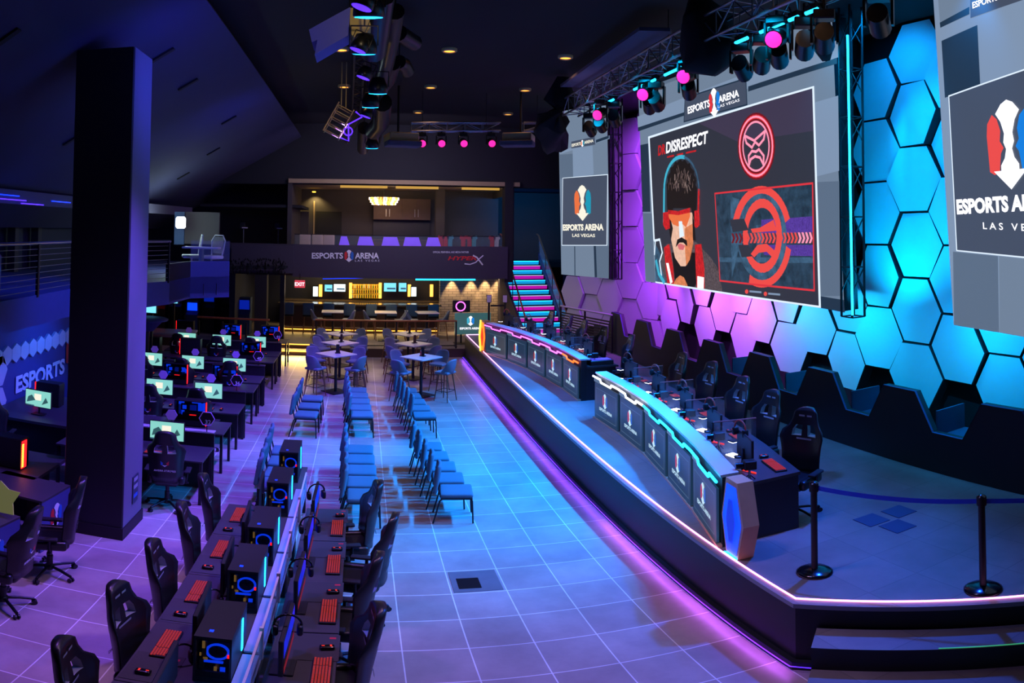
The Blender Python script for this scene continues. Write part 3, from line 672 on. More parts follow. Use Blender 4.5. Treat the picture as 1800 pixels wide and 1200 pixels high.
q([(1005,249),(1046,240),(1047,254),(1005,261)], 's_panel', 0.014); ptext(b, 'ESPORTS', (1006,258), (1022,254.5), 5, 's_cream', FL, 0.02); ptext(b, 'ARENA', (1028,253), (1044,249.5), 5, 's_cream', FL, 0.02)
emblem(b, FL, uv(1025, 252, FL), 0.20, 's_white', 's_orange', 's_teal', 0.02)
q([(989.5,312.5),(1069.5,306),(1068,431.5),(988,431.5)], 's_frame', 0.014); q([(990.5,313.5),(1068.5,307.5),(1067,430.3),(989,430.3)], 's_panel', 0.018)
b.build('picture_surround', ls)
b = MB(); hh = (Vector(uv(1025, 325, FL))-Vector(uv(1025, 387, FL))).length
emblem(b, FL, uv(1025, 356, FL), hh, 's_cream', 's_orange', 's_teal', 0.022)
ptext(b, 'ESPORTS ARENA', (990.5,404.5), (1062,404), 10, 's_cream', FL, 0.022, 0.05); ptext(b, 'LAS VEGAS', (1007,416), (1047,416.5), 5.5, 's_cream', FL, 0.022, 0.02)
b.build('picture_emblem', ls)
b = MB(); pp = B + Ul*0.22; truss_tower(b, (pp.x, pp.y, 0), ZB, 8.05, 0.26, 'black')
tag(b.build('screen_truss_tower'), 'vertical black truss beside the narrow far left screen', 'truss')
# ================================================================ FURNITURE KINDS
def loft_back(mb, rows, mt, tilt=0.0, n=10, th=0.075, holes=(), rim=None):
    vs = []
    for side in (0, 1):
        for (z, hw, y, wing) in rows:
            for i in range(n+1):
                u = -1 + 2*i/n
                e = 1-abs(u)**6
                yy = y + wing*abs(u)**2.4 - (side*th*max(0.25, e))
                vs.append((u*hw*(1 if side == 0 else 1.0), yy, z + (0.02*(1-abs(u)**2) if (z, hw, y, wing) == rows[-1] else 0)))
    R_ = len(rows); k = n+1; fs = []; rims = []
    for r in range(R_-1):
        for i in range(n):
            o = R_*k
            if (r, i) in holes:
                for (dr, di, a, c) in ((-1,0,(r,i),(r,i+1)), (1,0,(r+1,i+1),(r+1,i)), (0,-1,(r+1,i),(r,i)), (0,1,(r,i+1),(r+1,i+1))):
                    if (r+dr, i+di) not in holes: rims.append((a[0]*k+a[1], c[0]*k+c[1], o+c[0]*k+c[1], o+a[0]*k+a[1]))
                continue
            fs.append((r*k+i, (r+1)*k+i, (r+1)*k+i+1, r*k+i+1))
            fs.append((o+r*k+i, o+r*k+i+1, o+(r+1)*k+i+1, o+(r+1)*k+i))
        fs.append((r*k, R_*k+r*k, R_*k+(r+1)*k, (r+1)*k)); fs.append((r*k+n, (r+1)*k+n, R_*k+(r+1)*k+n, R_*k+r*k+n))
    for i in range(n):
        fs.append((i, i+1, R_*k+i+1, R_*k+i)); a = (R_-1)*k; fs.append((a+i, R_*k+a+i, R_*k+a+i+1, a+i+1))
    mb.add(vs, fs, mt, True)
    if rims: mb.add(vs, rims, rim or mt)
def make_gaming_chair(accent='leather_mark'):
    t = thing('gaming_chair', 'x', 'chair')
    b = MB(); b.pad((0, 0.02, 0.50), (0.40, 0.50, 0.11), 0.045, 'leather'); b.pad((-0.225, 0.02, 0.52), (0.09, 0.46, 0.13), 0.04, 'leather'); b.pad((0.225, 0.02, 0.52), (0.09, 0.46, 0.13), 0.04, 'leather')
    b.box((0, 0, 0.43), (0.3, 0.3, 0.04), 'metal_dark'); b.build('seat', t)
    b = MB(); rows = [(0.52, 0.21, -0.20, 0.03), (0.62, 0.245, -0.205, 0.06), (0.78, 0.25, -0.225, 0.07), (0.90, 0.265, -0.245, 0.085), (1.00, 0.285, -0.262, 0.10), (1.08, 0.265, -0.275, 0.08), (1.14, 0.20, -0.285, 0.035), (1.22, 0.165, -0.298, 0.02), (1.30, 0.15, -0.31, 0.015), (1.335, 0.11, -0.318, 0.01)]
    loft_back(b, rows, 'leather', n=14, holes={(4,3),(4,4),(4,5),(5,3),(5,4),(5,5),(4,8),(4,9),(4,10),(5,8),(5,9),(5,10)}, rim=accent)
    bk = b.build('backrest', t)
    def fy(z): 
        for i in range(len(rows)-1):
            if rows[i][0] <= z <= rows[i+1][0]:
                f = (z-rows[i][0])/(rows[i+1][0]-rows[i][0]); return rows[i][2]*(1-f)+rows[i+1][2]*f
        return -0.3
    b = MB()
    for s in (-1, 1):
        pl = [(0.035*s, 1.13), (0.095*s, 1.11), (0.115*s, 1.02), (0.035*s, 1.00)]
        for dy, sd in ():
            vs = [(x, fy(z)+dy, z) for x, z in pl]; b.add(vs, [(0,1,2,3)], accent)
            vs = [(x*0.82+0.008*s, fy(z)+dy*1.05+0.0006*sd, 1.065+(z-1.065)*0.72) for x, z in pl]; b.add(vs, [(0,1,2,3)], 'black')
    for x0, x1, z in ((-0.085, -0.02, 1.245), (0.01, 0.085, 1.245), (-0.10, 0.10, 0.955)): b.add([(x0, fy(z)+0.008, z), (x1, fy(z)+0.008, z), (x1, fy(z)+0.007, z+0.022), (x0, fy(z)+0.007, z+0.022)], [(0,1,2,3)], accent)
    b.build('front_mark', bk); b = MB()
    fr = ((0, -0.318, 0.86), (-1, 0, 0), (0, -0.09, 1)); emblem(b, fr, (0, 0), 0.16, lift=0.006); b.text('ESPORTS ARENA', 0.042, 'logo_white', ((0, -0.303, 0.70), (-1,0,0), (0,-0.09,1)), (0,0), 0.006, 'CENTER', 0.02)
    b.build('backrest_mark', bk)
    for s in (-1, 1):
        b = MB(); b.cyl((s*0.27, -0.02, 0.44), (s*0.29, -0.02, 0.62), 0.018, 'metal_dark', 8); b.box((s*0.26, -0.02, 0.44), (0.10, 0.05, 0.02), 'metal_dark'); b.pad((s*0.295, 0.02, 0.635), (0.085, 0.26, 0.035), 0.016, 'black_matte', 2); b.build('armrest', t)
    b = MB(); b.cyl((0, 0, 0.12), (0, 0, 0.43), 0.028, 'black_gloss', 10); b.cyl((0, 0, 0.10), (0, 0, 0.27), 0.038, 'black', 10); b.build('gas_column', t)
    b = MB(); b.lathe([(0.045, 0.07), (0.06, 0.09), (0.055, 0.13), (0.04, 0.14)], 'black', n=12)
    for k in range(5):
        a = 2*PI*k/5 + 0.3; c, s_ = math.cos(a), math.sin(a)
        b.tube([(0.03*c, 0.03*s_, 0.115), (0.17*c, 0.17*s_, 0.105), (0.32*c, 0.32*s_, 0.075)], 0.018, 'metal_dark', 6)
    b.build('star_base', t)
    for k in range(5):
        a = 2*PI*k/5 + 0.3; c, s_ = math.cos(a), math.sin(a); w = MB()
        for e in (-0.018, 0.018): w.cyl((0.325*c - s_*e*1.6, 0.325*s_ + c*e*1.6, 0.03), (0.325*c - s_*e*0.5, 0.325*s_ + c*e*0.5, 0.03), 0.03, 'black', 10)
        w.cyl((0.325*c, 0.325*s_, 0.03), (0.325*c, 0.325*s_, 0.075), 0.01, 'metal_dark', 6); w.build('caster', t)
    return t
GC = make_gaming_chair()
def make_banquet():
    t = thing('banquet_chair', 'x', 'chair')
    b = MB(); b.pad((0, 0.02, 0.455), (0.46, 0.46, 0.075), 0.035, 'fabric_blue'); b.build('seat', t)
    b = MB(); b.pad((0, -0.235, 0.70), (0.43, 0.06, 0.44), 0.03, 'fabric_blue', 6, rx=R(-8), fn=lambda p: (p.x*(1-0.32*max(0, p.z/0.22)**2*0.6), p.y-0.10*(p.x/0.2)**2*0.2, p.z)); b.build('backrest', t)
    b = MB()
    b.box((0, 0.02, 0.41), (0.44, 0.44, 0.02), 'black')
    for s in (-1, 1): b.tube([(s*0.17, -0.20, 0.42), (s*0.17, -0.235, 0.60), (s*0.165, -0.265, 0.80)], 0.012, 'metal_dark', 6)
    b.build('frame', t)
    for s in (-1, 1):
        for e in (-1, 1):
            b = MB()
            b.tube([(s*0.205, e*0.19+0.02, 0.415), (s*0.215, e*0.235+0.0, 0.38), (s*0.215, e*0.25, 0.01)] if e > 0 else [(s*0.205, -0.17, 0.415), (s*0.212, -0.21, 0.38), (s*0.212, -0.30, 0.01)], 0.0125, 'metal_dark', 7)
            b.build('leg', t)
    return t
BC = make_banquet()
def make_stool():
    t = thing('bar_stool', 'x', 'stool')
    b = MB(); b.pad((0, 0.01, 0.745), (0.42, 0.40, 0.07), 0.033, 'stool_shell'); b.build('seat', t)
    b = MB(); loft_back(b, [(0.73, 0.19, -0.15, 0.16), (0.80, 0.215, -0.175, 0.16), (0.90, 0.215, -0.20, 0.10), (1.00, 0.20, -0.215, 0.06), (1.07, 0.165, -0.222, 0.03), (1.09, 0.13, -0.224, 0.01)], 'stool_shell', th=0.045); b.build('backrest', t)
    for s in (-1, 1):
        for e in (-1, 1):
            b = MB(); b.cyl((s*0.12, e*0.12, 0.70), (s*0.20, e*0.20, 0.0), 0.017, 'wood_leg', 8, 0.012); b.build('leg', t)
    b = MB(); q = 0.172; b.tube([(q,q,0.27),(-q,q,0.27),(-q,-q,0.27),(q,-q,0.27)], 0.008, 'metal_dark', 6, True); b.build('footrest', t)
    return t
BS = make_stool()
def make_hightable():
    t = thing('high_table', 'x', 'table')
    b = MB(); b.box((0, 0, 1.035), (0.78, 0.78, 0.03), 'table_white', bev=0.004); b.build('tabletop', t)
    b = MB(); b.cyl((0, 0, 0.02), (0, 0, 1.02), 0.04, 'black', 12); b.build('pedestal', t)
    b = MB(); b.box((0, 0, 0.015), (0.55, 0.55, 0.02), 'black', bev=0.005); b.build('base_plate', t)
    return t
HT = make_hightable()
def make_keyboard():
    t = thing('keyboard', 'x', 'keyboard')
    b = MB(); b.box((0, 0, 0.010), (0.44, 0.14, 0.02), 'black', bev=0.004); b.build('body', t)
    b = MB()
    for r in range(6):
        x = -0.205
        while x < 0.20:
            w = 0.10 if (r == 0 and -0.09 < x < -0.02) else rnd.choice((0.021, 0.021, 0.026)); b.box((x+w/2, -0.054+r*0.0215, 0.024), (w-0.006, 0.0145, 0.009), 'keys'); x += w
            if abs(x-0.085) < 0.014: x += 0.012
    b.build('keys', t).__setitem__('label', 'red glowing keys'); return t
KB = make_keyboard()
def make_mouse():
    t = thing('computer_mouse', 'x', 'mouse')
    b = MB(); b.pad((0, 0, 0.018), (0.062, 0.115, 0.036), 0.017, 'black_gloss', 3); b.build('body', t)
    b = MB(); b.box((0, 0.030, 0.037), (0.008, 0.022, 0.006), 'led_redsoft'); b.build('scroll_wheel', t); b = MB(); b.add([(-0.016,-0.045,0.0345),(0.016,-0.045,0.0345),(0.014,-0.02,0.0385),(-0.014,-0.02,0.0385)], [(0,1,2,3)], 'led_redsoft'); b.build('palm_light', t); return t
MO = make_mouse()
def make_mat():
    b = MB(); b.box((0, 0, 0.002), (0.42, 0.36, 0.004), 'desk_mat', bev=0.001); b.add([(0.14,-0.15,0.0045),(0.17,-0.15,0.0045),(0.17,-0.10,0.0045),(0.14,-0.10,0.0045)], [(0,1,2,3)], 'mat_red')
    o = b.build('mouse_mat'); tag(o, 'x', 'mouse mat'); return o
MM = make_mat()
def make_headset(band='black_gloss', name='headset'):
    t = thing('headset', 'x', 'headset')
    b = MB(); b.tube([(0.095*math.cos(a*PI/12), 0, 0.10*math.sin(a*PI/12)) for a in range(-1, 14)], 0.010, band, 6); b.build('headband', t)
    for s in (-1, 1):
        b = MB(); b.pad((s*0.085, 0, -0.045), (0.045, 0.085, 0.10), 0.022, 'black', 2); b.build('ear_cup', t)
    return t
HS = make_headset(); HR = make_headset('headset_red')
def make_monitor(screen, name_label, back_strip=None, w=0.56, h=0.33):
    t = thing('monitor', name_label, 'monitor')          # screen faces -y, base at origin on the desk
    b = MB(); b.box((0, 0, 0.31), (w, 0.035, h), 'black', bev=0.006); b.build('casing', t)
    b = MB(); fr = ((0, -0.0185, 0.31), (1, 0, 0), (0, 0, 1)); hw, hh = w/2-0.012, h/2-0.012
    screen(b, fr, hw, hh); b.build('screen', t)
    b = MB(); b.cyl((0, 0.03, 0.02), (0, 0.035, 0.30), 0.018, 'black', 8); b.box((0, 0.02, 0.01), (0.24, 0.17, 0.016), 'black', bev=0.004); b.build('stand', t)
    return t
def scr_rect(b, fr, x0, y0, x1, y1, mt, l=0.001): b.poly([(x0,y0),(x1,y0),(x1,y1),(x0,y1)], mt, fr, l)
def screen_game(b, fr, hw, hh):
    scr_rect(b, fr, -hw, -hh, hw, hh, 'screen_green'); scr_rect(b, fr, -hw*0.3, -hh*0.2, hw*0.25, hh*0.6, 's_cream', 0.002)
    b.poly([(-hw*0.9,-hh*0.6),(-hw*0.2,-hh*0.2),(-hw*0.5,hh*0.4),(-hw*0.8,hh*0.1)], 'screen_art', fr, 0.003); b.poly([(hw*0.3,-hh*0.7),(hw*0.8,-hh*0.3),(hw*0.6,hh*0.3)], 'screen_art', fr, 0.003)
    scr_rect(b, fr, -hw, -hh, -hw*0.3, -hh*0.85, 's_slate2', 0.0035)
def screen_split(b, fr, hw, hh):
    scr_rect(b, fr, -hw, 0, hw, hh, 'led_deepblue'); scr_rect(b, fr, -hw, -hh, hw, 0, 'black_gloss'); scr_rect(b, fr, -hw*0.95, -hh*0.95, hw*0.95, -hh*0.55, 's_darkred', 0.002)
def screen_off(b, fr, hw, hh): scr_rect(b, fr, -hw, -hh, hw, hh, 'black_gloss')
MG = make_monitor(screen_game, 'x'); MS = make_monitor(screen_split, 'x', w=0.62, h=0.36)
def make_tower():                         # tower whose glass side faces -y and light strip faces +x
    t = thing('computer_tower', 'x', 'computer')
    b = MB()
    for (c, d) in [((0,0,0.455),(0.26,0.60,0.015)), ((0,0,0.012),(0.26,0.60,0.024)), ((-0.122,0,0.235),(0.015,0.60,0.45)), ((0.122,0,0.235),(0.015,0.60,0.45)), ((0,0.29,0.235),(0.26,0.015,0.45)), ((0,-0.285,0.44),(0.24,0.02,0.03)), ((0,-0.285,0.06),(0.24,0.02,0.10))]: b.box(c, d, 'black')
    b.build('case', t)
    b = MB(); b.box((0,-0.10,0.25),(0.20,0.02,0.36),'pc_inside')
    b.box((-0.07,-0.18,0.28),(0.03,0.10,0.18),'pc_copper'); b.box((-0.085,-0.22,0.15),(0.03,0.06,0.10),'pc_copper'); b.box((0.02,-0.20,0.12),(0.025,0.04,0.06),'pc_copper'); b.box((-0.02,-0.17,0.42),(0.12,0.05,0.012),'pc_blue')
    for (px_, pz_, w_, h_) in ((-0.075,0.34,0.018,0.07),(-0.095,0.24,0.012,0.03),(-0.06,0.20,0.03,0.02),(-0.09,0.14,0.02,0.04),(0.01,0.10,0.02,0.05),(0.06,0.10,0.035,0.05)): b.box((px_, -0.235, pz_), (w_, 0.01, h_), 'pc_gold_glint' if px_ < 0.05 else 'pc_blue')
    b.build('circuit_parts', t)
    b = MB(); b.tube([(0.02+0.075*math.cos(a*PI/10), -0.22, 0.27+0.075*math.sin(a*PI/10)) for a in range(20)], 0.011, 'pc_blue', 6, True)
    for k in range(7): a = k*2*PI/7; b.box((0.02+0.035*math.cos(a), -0.215, 0.27+0.035*math.sin(a)), (0.06, 0.006, 0.018), 'black', ry=-a)
    b.box((-0.01,-0.22,0.165),(0.14,0.02,0.014),'pc_blue'); b.box((0.098,-0.24,0.245),(0.018,0.012,0.030),'led_red'); b.build('cooling_fan', t)
    b = MB(); b.box((0,-0.297,0.245),(0.23,0.006,0.38),'glass_dark'); b.build('glass_panel', t)
    b = MB()
    for k in range(16): b.box((0.133, 0.10, 0.10+k*0.0205), (0.006, 0.045, 0.014), 'led_cyan')
    b.build('light_strip', t); b = MB(); b.box((-0.03,-0.20,0.4635),(0.03,0.03,0.002),'led_blue'); b.build('power_button', t)
    return t
TW = make_tower()
# ================================================================ FOREGROUND DOUBLE ROW
def desk(x0, x1, y0, y1, label, group, h=0.75, name='gaming_desk'):
    t = thing(name, label, 'desk', ((x0+x1)/2, (y0+y1)/2, 0), 0, group)
    w, d = x1-x0, y1-y0
    b = MB(); b.box((0,0,h-0.015), (w-0.006, d-0.008, 0.03), 'desk', bev=0.004); b.box((0,0,h-0.055), (w-0.08, 0.04, 0.05), 'metal_dark'); b.build('desktop', t)
    for s in (-1, 1):
        for e in (-1, 1): b = MB(); b.box((s*(w/2-0.04), e*(d/2-0.05), (h-0.03)/2), (0.045, 0.045, h-0.03), 'metal_dark'); b.build('leg', t)
    return t
near = ['nearest', 'second nearest', 'third nearest', 'fourth nearest', 'fifth nearest']
LK = [4.0, 5.0, 5.98, 6.98, 7.98]
for i, y in enumerate(LK):
    w = near[i]
    desk(-1.56, -0.72, y-0.60, y+0.40, f'{w} black desk in the left run of the long back-to-back desk row', 'left run of gaming desks')
    for (src, px, dy, lb, rz) in [(MM, -1.36, -0.35, f'{w} grey mouse mat on the left desk run', PI/2), (KB, -1.37, 0.02, f'{w} red-lit keyboard on the left desk run', -PI/2), (MO, -1.40, -0.45, f'{w} black mouse on the left desk run', -PI/2), (HS, -1.20, -0.22, f'{w} black headset lying on the left desk run', 0.6)]:
        dup(src, (px, y+dy, 0.751 + (0.004 if src in (MO, KB) else 0.10 if src is HS else 0)), rz, lb, {id(MM): 'mouse mats on the left desks', id(KB): 'keyboards on the left desks', id(MO): 'mice on the left desks', id(HS): 'headsets on the left desks'}[id(src)])
    dup(MS, (-1.13, y+0.12, 0.75), -PI/2+0.05, f'{w} monitor seen from behind on the left desk run', 'monitors on the left desks')
LC = [4.03, 4.92, 5.88, 6.90, 7.84]
for i, y in enumerate(LC):
    dup(GC, (-1.43, y, 0), -PI/2 + [0.10, -0.12, 0.02, 0.12, 0.05][i], f'{near[i]} black gaming chair tucked under the left side of the long desk row', 'gaming chairs on the left of the long desk row')
desk(-1.12, -0.72, 8.40, 10.0, 'narrow dark bench under the last two computer towers of the long row', None, name='bench')
PW = [(4.86, 4.56), (6.02, 5.72), (7.02, 6.70), (8.38, 8.0), (9.60, 9.2)]
for i, (yc, _) in enumerate(PW):
    dup(TW, (-0.93, yc, 0.75), 0, f'{near[i]} black computer tower with blue light strip on the long desk row', 'computer towers along the long desk row')
RK = [4.80, 5.81, 6.80, 7.77]
for i, y in enumerate(RK):
    w = near[i]
    desk(-0.61, -0.12, y-0.36, y+0.64, f'{w} black desk in the right run of the long back-to-back desk row', 'right run of gaming desks')
    dup(MM, (-0.29, y+0.40, 0.751), PI/2, f'{w} grey mouse mat on the right desk run', 'mouse mats on the right desks')
    dup(KB, (-0.22, y, 0.755), PI/2, f'{w} red-lit keyboard on the right desk run', 'keyboards on the right desks')
    dup(MO, (-0.20, y+0.38, 0.755), PI/2+0.1, f'{w} black mouse with red lights on the right desk run', 'mice on the right desks')
    dup(MS, (-0.47, y+0.06, 0.75), PI/2-0.02, f'{w} monitor with blue-lit screen on the right desk run', 'monitors on the right desks')
    dup(HS, (-0.46, y+0.0, 1.245), 0.1 + 0.1*i, f'{w} black headset hooked over a monitor on the right desk run', 'headsets on the right monitors')
for i, (x, y, r) in enumerate([(-0.17, 4.95, 0.10), (-0.15, 5.98, -0.12), (0.03, 6.95, -0.20), (-0.10, 7.85, 0.12)]):
    dup(GC, (x, y, 0), PI/2 + r, f'{near[i]} black gaming chair on the right side of the long desk row', 'gaming chairs on the right of the long desk row')
b = MB()
for k in range(5):
    y0 = 4.0+k*1.0
    b.box((-0.665, y0+0.5, 0.88), (0.012, 0.97, 0.30), 'acrylic')
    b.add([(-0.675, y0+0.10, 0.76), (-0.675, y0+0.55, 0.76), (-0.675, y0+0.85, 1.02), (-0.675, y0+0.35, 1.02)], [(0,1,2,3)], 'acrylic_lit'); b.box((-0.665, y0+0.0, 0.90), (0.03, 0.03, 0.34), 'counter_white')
    b.box((-0.665, y0+0.5, 1.035), (0.018, 0.96, 0.012), 'counter_white'); b.box((-0.735, y0+0.5, 0.775), (0.12, 0.95, 0.02), 'acrylic_shelf')
t = b.build('acrylic_divider'); tag(t, 'low acrylic divider with blue glow along the middle of the long desk row', 'divider')
area('divider_fill_light', (-0.69, 6.5, 0.98), (-0.85, 6.5, 0.85), (0.05, 0.22, 1.0), 8, 0.03, 5.0).rotation_euler = (0, R(60), 0)  # unseen lamp added to strengthen the blue glow on the divider
# ================================================================ BANQUET CHAIRS on the floor
def brow(cx, ys, rz, dxs, who, grp):
    for i, y in enumerate(ys):
        dup(BC, (cx + dxs*i, y, 0), rz + rnd.uniform(-0.04, 0.04), f'{ORD[i]} from the camera of {len(ys)} blue-grey chairs in the {who}', grp)
brow(0.06, [9.62, 10.16, 10.70, 11.24, 11.78], -PI/2, -0.015, 'near block, middle column', 'near middle column of chairs')
brow(1.36, [9.75, 10.30, 10.85, 11.40, 11.95], -PI/2-0.06, -0.045, 'near block, right column', 'near right column of chairs')
brow(-1.17, [9.62+0.35, 10.45, 11.02, 11.60], -PI/2, -0.02, 'near block, left column', 'near left column of chairs')
brow(0.04, [14.15, 14.70, 15.25, 15.80, 16.35], -PI/2, -0.03, 'far block, middle column', 'far middle column of chairs')
brow(1.30, [14.10, 14.66, 15.22, 15.78, 16.34], -PI/2, -0.05, 'far block, right column', 'far right column of chairs')
brow(-1.08, [14.05, 14.75, 15.45], -PI/2-0.05, 0.01, 'far block, left column', 'far left column of chairs')
# ================================================================ HIGH TABLES
def caddy():
    t = thing('menu_holder', 'x', 'menu holder')
    b = MB(); b.box((0,0,0.01),(0.14,0.10,0.02),'black'); b.prism([(-0.05,0.0),(0.05,0.0),(0.04,0.22),(-0.04,0.22)], 0.01, 'black', ((0,0.0,0.02),(1,0,0),(0,0,1))); b.build('stand', t)
    b = MB(); b.cyl((0.04,0.03,0.02),(0.04,0.03,0.13),0.022,'cloth_red',10); b.cyl((0.04,0.03,0.13),(0.04,0.03,0.17),0.008,'cloth_white',8,0.003); b.build('sauce_bottle', t)
    return t
CA = caddy()
who = [(-0.62,18.05,'nearest left'), (-0.58,19.85,'middle left'), (-0.62,21.60,'far left'), (1.57,17.72,'nearest right'), (1.52,19.80,'middle right'), (1.50,21.68,'far right')]
side = [(-0.52,-0.52,'front left'), (0.52,-0.52,'front right'), (-0.52,0.52,'back left'), (0.52,0.52,'back right')]
for (x, y, nm) in who:
    dup(HT, (x, y, 0), PI/4 + rnd.uniform(-0.06, 0.06), f'{nm} of the six square high tables on the arena floor', 'high tables')
    dup(CA, (x+0.04, y+0.05, 1.05), rnd.uniform(0, 3), f'small black menu holder on the {nm} high table', 'menu holders on the high tables')
    for (dx, dy, sn) in side:
        f = 1.0 + rnd.uniform(-0.05, 0.12)
        dup(BS, (x+dx*f, y+dy*f, 0), math.atan2(-dy, -dx)-PI/2 + rnd.uniform(-0.25, 0.25), f'grey-blue bar stool at the {sn} of the {nm} high table', 'bar stools around the high tables')
# floor hatch
b = MB(); b.box((1.32, 7.73, 0.003), (0.54, 0.54, 0.006), 'hatch'); b.box((1.24, 7.67, 0.009), (0.25, 0.27, 0.006), 'metal_dark', bev=0.003); tag(b.build('floor_hatch'), 'dark square access hatch in the tiled floor', 'hatch')
# ================================================================ LEFT BLOCK OF STATIONS
def make_side_tower(strip, lit, name='x'):         # glass side to -y, front (with strip) to +x
    t = thing('computer_tower', name, 'computer')
    b = MB()
    for (c, d) in [((0,0.11,0.23),(0.56,0.015,0.46)), ((0,0,0.453),(0.56,0.24,0.014)), ((0,0,0.01),(0.56,0.24,0.02)), ((-0.273,0,0.23),(0.014,0.24,0.46)), ((0.273,0,0.23),(0.014,0.24,0.46)), ((0,-0.115,0.055),(0.55,0.012,0.09))]: b.box(c, d, 'black')
    if not lit: b.box((0,-0.115,0.25),(0.55,0.012,0.40),'black_matte')
    b.build('case', t)
    if lit:
        b = MB(); b.box((0,0.05,0.26),(0.50,0.02,0.34),'pc_inside'); b.box((-0.19,0.03,0.38),(0.10,0.01,0.05),'pc_blue'); b.box((0.08,0.03,0.40),(0.16,0.01,0.025),'pc_blue'); b.box((-0.16,0.03,0.22),(0.05,0.01,0.12),'pc_blue'); b.box((0.22,0.03,0.26),(0.03,0.01,0.30),'pc_blue'); b.box((0.02,0.035,0.30),(0.12,0.01,0.10),'led_deepblue'); b.box((-0.21,0.035,0.28),(0.06,0.01,0.22),'led_deepblue'); b.box((0.02,-0.02,0.20),(0.34,0.08,0.035),'pc_inside'); b.box((-0.12,0.0,0.32),(0.13,0.05,0.12),'pc_inside'); b.box((0.17,0.0,0.33),(0.10,0.03,0.14),'pc_blue'); b.box((-0.12,-0.03,0.32),(0.07,0.01,0.07),'pc_blue'); b.box((0.04,-0.065,0.19),(0.12,0.01,0.014),'led_red'); b.build('circuit_parts', t)
        b = MB(); b.box((0,-0.118,0.27),(0.52,0.006,0.35),'glass_dark'); b.build('glass_panel', t)
    b = MB(); s = strip
    b.box((s*0.285,-0.10,0.24),(0.018,0.035,0.42),'led_red'); b.box((s*0.255,-0.10,0.02),(0.07,0.035,0.018),'led_red'); b.build('light_strip', t)
    return t
ST = make_side_tower(1, True); SD = make_side_tower(-1, False)
def hexsign(num):
    t = thing('hexagon_sign', 'x', 'sign')
    rr = 0.125 if num else 0.10; pl = [(rr*math.cos(k*PI/3), rr*math.sin(k*PI/3)) for k in range(6)]
    b = MB()
    if num: b.prism(pl, 0.012, 'black', ((0,0,0),(1,0,0),(0,0,1))); b.tube([(x, -0.015, z) for x, z in pl], 0.009, 'hex_violet', 5, True); b.text(num, 0.10, 'logo_white', ((0.02,-0.014,-0.09),(1,0,0),(0,0,1)), (0,0), 0.004, 'CENTER', 0.02)
    else: b.prism(pl, 0.012, 'hex_violet', ((0,0,0),(1,0,0),(0,0,1)))
    b.build('plate', t); b = MB(); b.cyl((0, 0.0, -0.24), (0, 0.0, -0.10), 0.008, 'metal_dark', 6); b.build('stem', t)
    return t
HB = hexsign(None)
rowsL = [('front', 9.90, 10.36, 11.80, [('32', -2.36)]), ('second', 12.80, 13.28, 15.02, [('36', -2.42)]), ('third', 15.55, 16.02, 18.42, [('40', -2.40)]), ('rear', 18.95, 19.42, 21.60, [('44', -2.36)])]
stx = [-2.92, -3.92, -4.95]
for ri, (rn, y0, ym, yp, nums) in enumerate(rowsL):
    xs = stx if ri else stx[:2]
    xl = -5.5 if ri else -4.6
    desk(xl, -2.24, y0, y0+0.78, f'long black desk facing the camera in the {rn} row of the left block', 'desks of the left block')
    desk(xl-0.3, -2.24, yp-0.40, yp+0.38, f'long black desk behind the monitors of the {rn} row, carrying tall computers', 'desks of the left block')
    t = thing('privacy_screen', f'dark low screen with pale top ledge behind the {rn} row monitors', 'divider', (0,0,0), 0, 'privacy screens of the left block'); b = MB(); b.box(((xl-2.24)/2, ym+0.32, 0.50), (-2.24-xl, 0.04, 0.98), 'black'); b.build('panel', t); b = MB(); b.box(((xl-2.24)/2, ym+0.35, 1.0), (-2.24-xl, 0.14, 0.02), 'counter_white' if ri == 0 else 'desk'); b.build('ledge', t)
    for si, x in enumerate(xs):
        pos = ['aisle seat', 'middle seat', 'wall seat'][si]
        dup(MG, (x-0.0, ym, 0.75), rnd.uniform(-0.04, 0.04), f'lit monitor at the {pos} of the {rn} row in the left block', 'lit monitors of the left block')
        dup(KB, (x-0.05, y0+0.17, 0.752), 0, f'keyboard at the {pos} of the {rn} row in the left block', 'keyboards of the left block')
        dup(MO, (x+0.32, y0+0.18, 0.752), 0, f'mouse at the {pos} of the {rn} row in the left block', 'mice of the left block')
        cx, cy = (x+0.02, y0-0.24) if not (ri == 0 and si == 0) else (x+0.20, y0-0.16)
        dup(GC, (cx, cy, 0), [0.12, -0.1, 0.2, -0.15][(ri+si) % 4], f'black gaming chair at the {pos} of the {rn} row in the left block', 'gaming chairs of the left block')
        dup(HB, (x-0.03, ym+0.34, 1.24), 0, f'plain violet hexagon sign above the {pos} of the {rn} row', 'plain hexagon signs')
    n = hexsign(nums[0][0]); n.location = (nums[0][1], ym+0.30, 1.24); n['label'] = f'outlined hexagon sign numbered {nums[0][0]} at the aisle end of the {rn} row'; n['group'] = 'numbered hexagon signs'
for i, (x, y, lb) in enumerate([(-2.90,11.82,'aisle end of the front row'), (-4.05,14.98,'middle of the second row'), (-2.97,15.15,'aisle end of the second row'), (-2.93,18.42,'aisle end of the third row'), (-4.02,21.55,'middle of the rear row'), (-2.82,21.60,'aisle end of the rear row')]):
    dup(ST, (x, y, 0.77), 0, f'blue-lit computer tower with red strip, {lb}', 'lit computer towers of the left block')
for i, (x, y, lb) in enumerate([(-4.57,18.42,'middle of the third row'), (-5.68,18.30,'wall end of the third row'), (-5.62,21.85,'wall end of the rear row'), (-4.10, 11.82, 'middle of the front row')]):
    dup(SD, (x, y, 0.77), 0, f'dark computer tower, red strip at left, {lb}', 'dark computer towers of the left block')
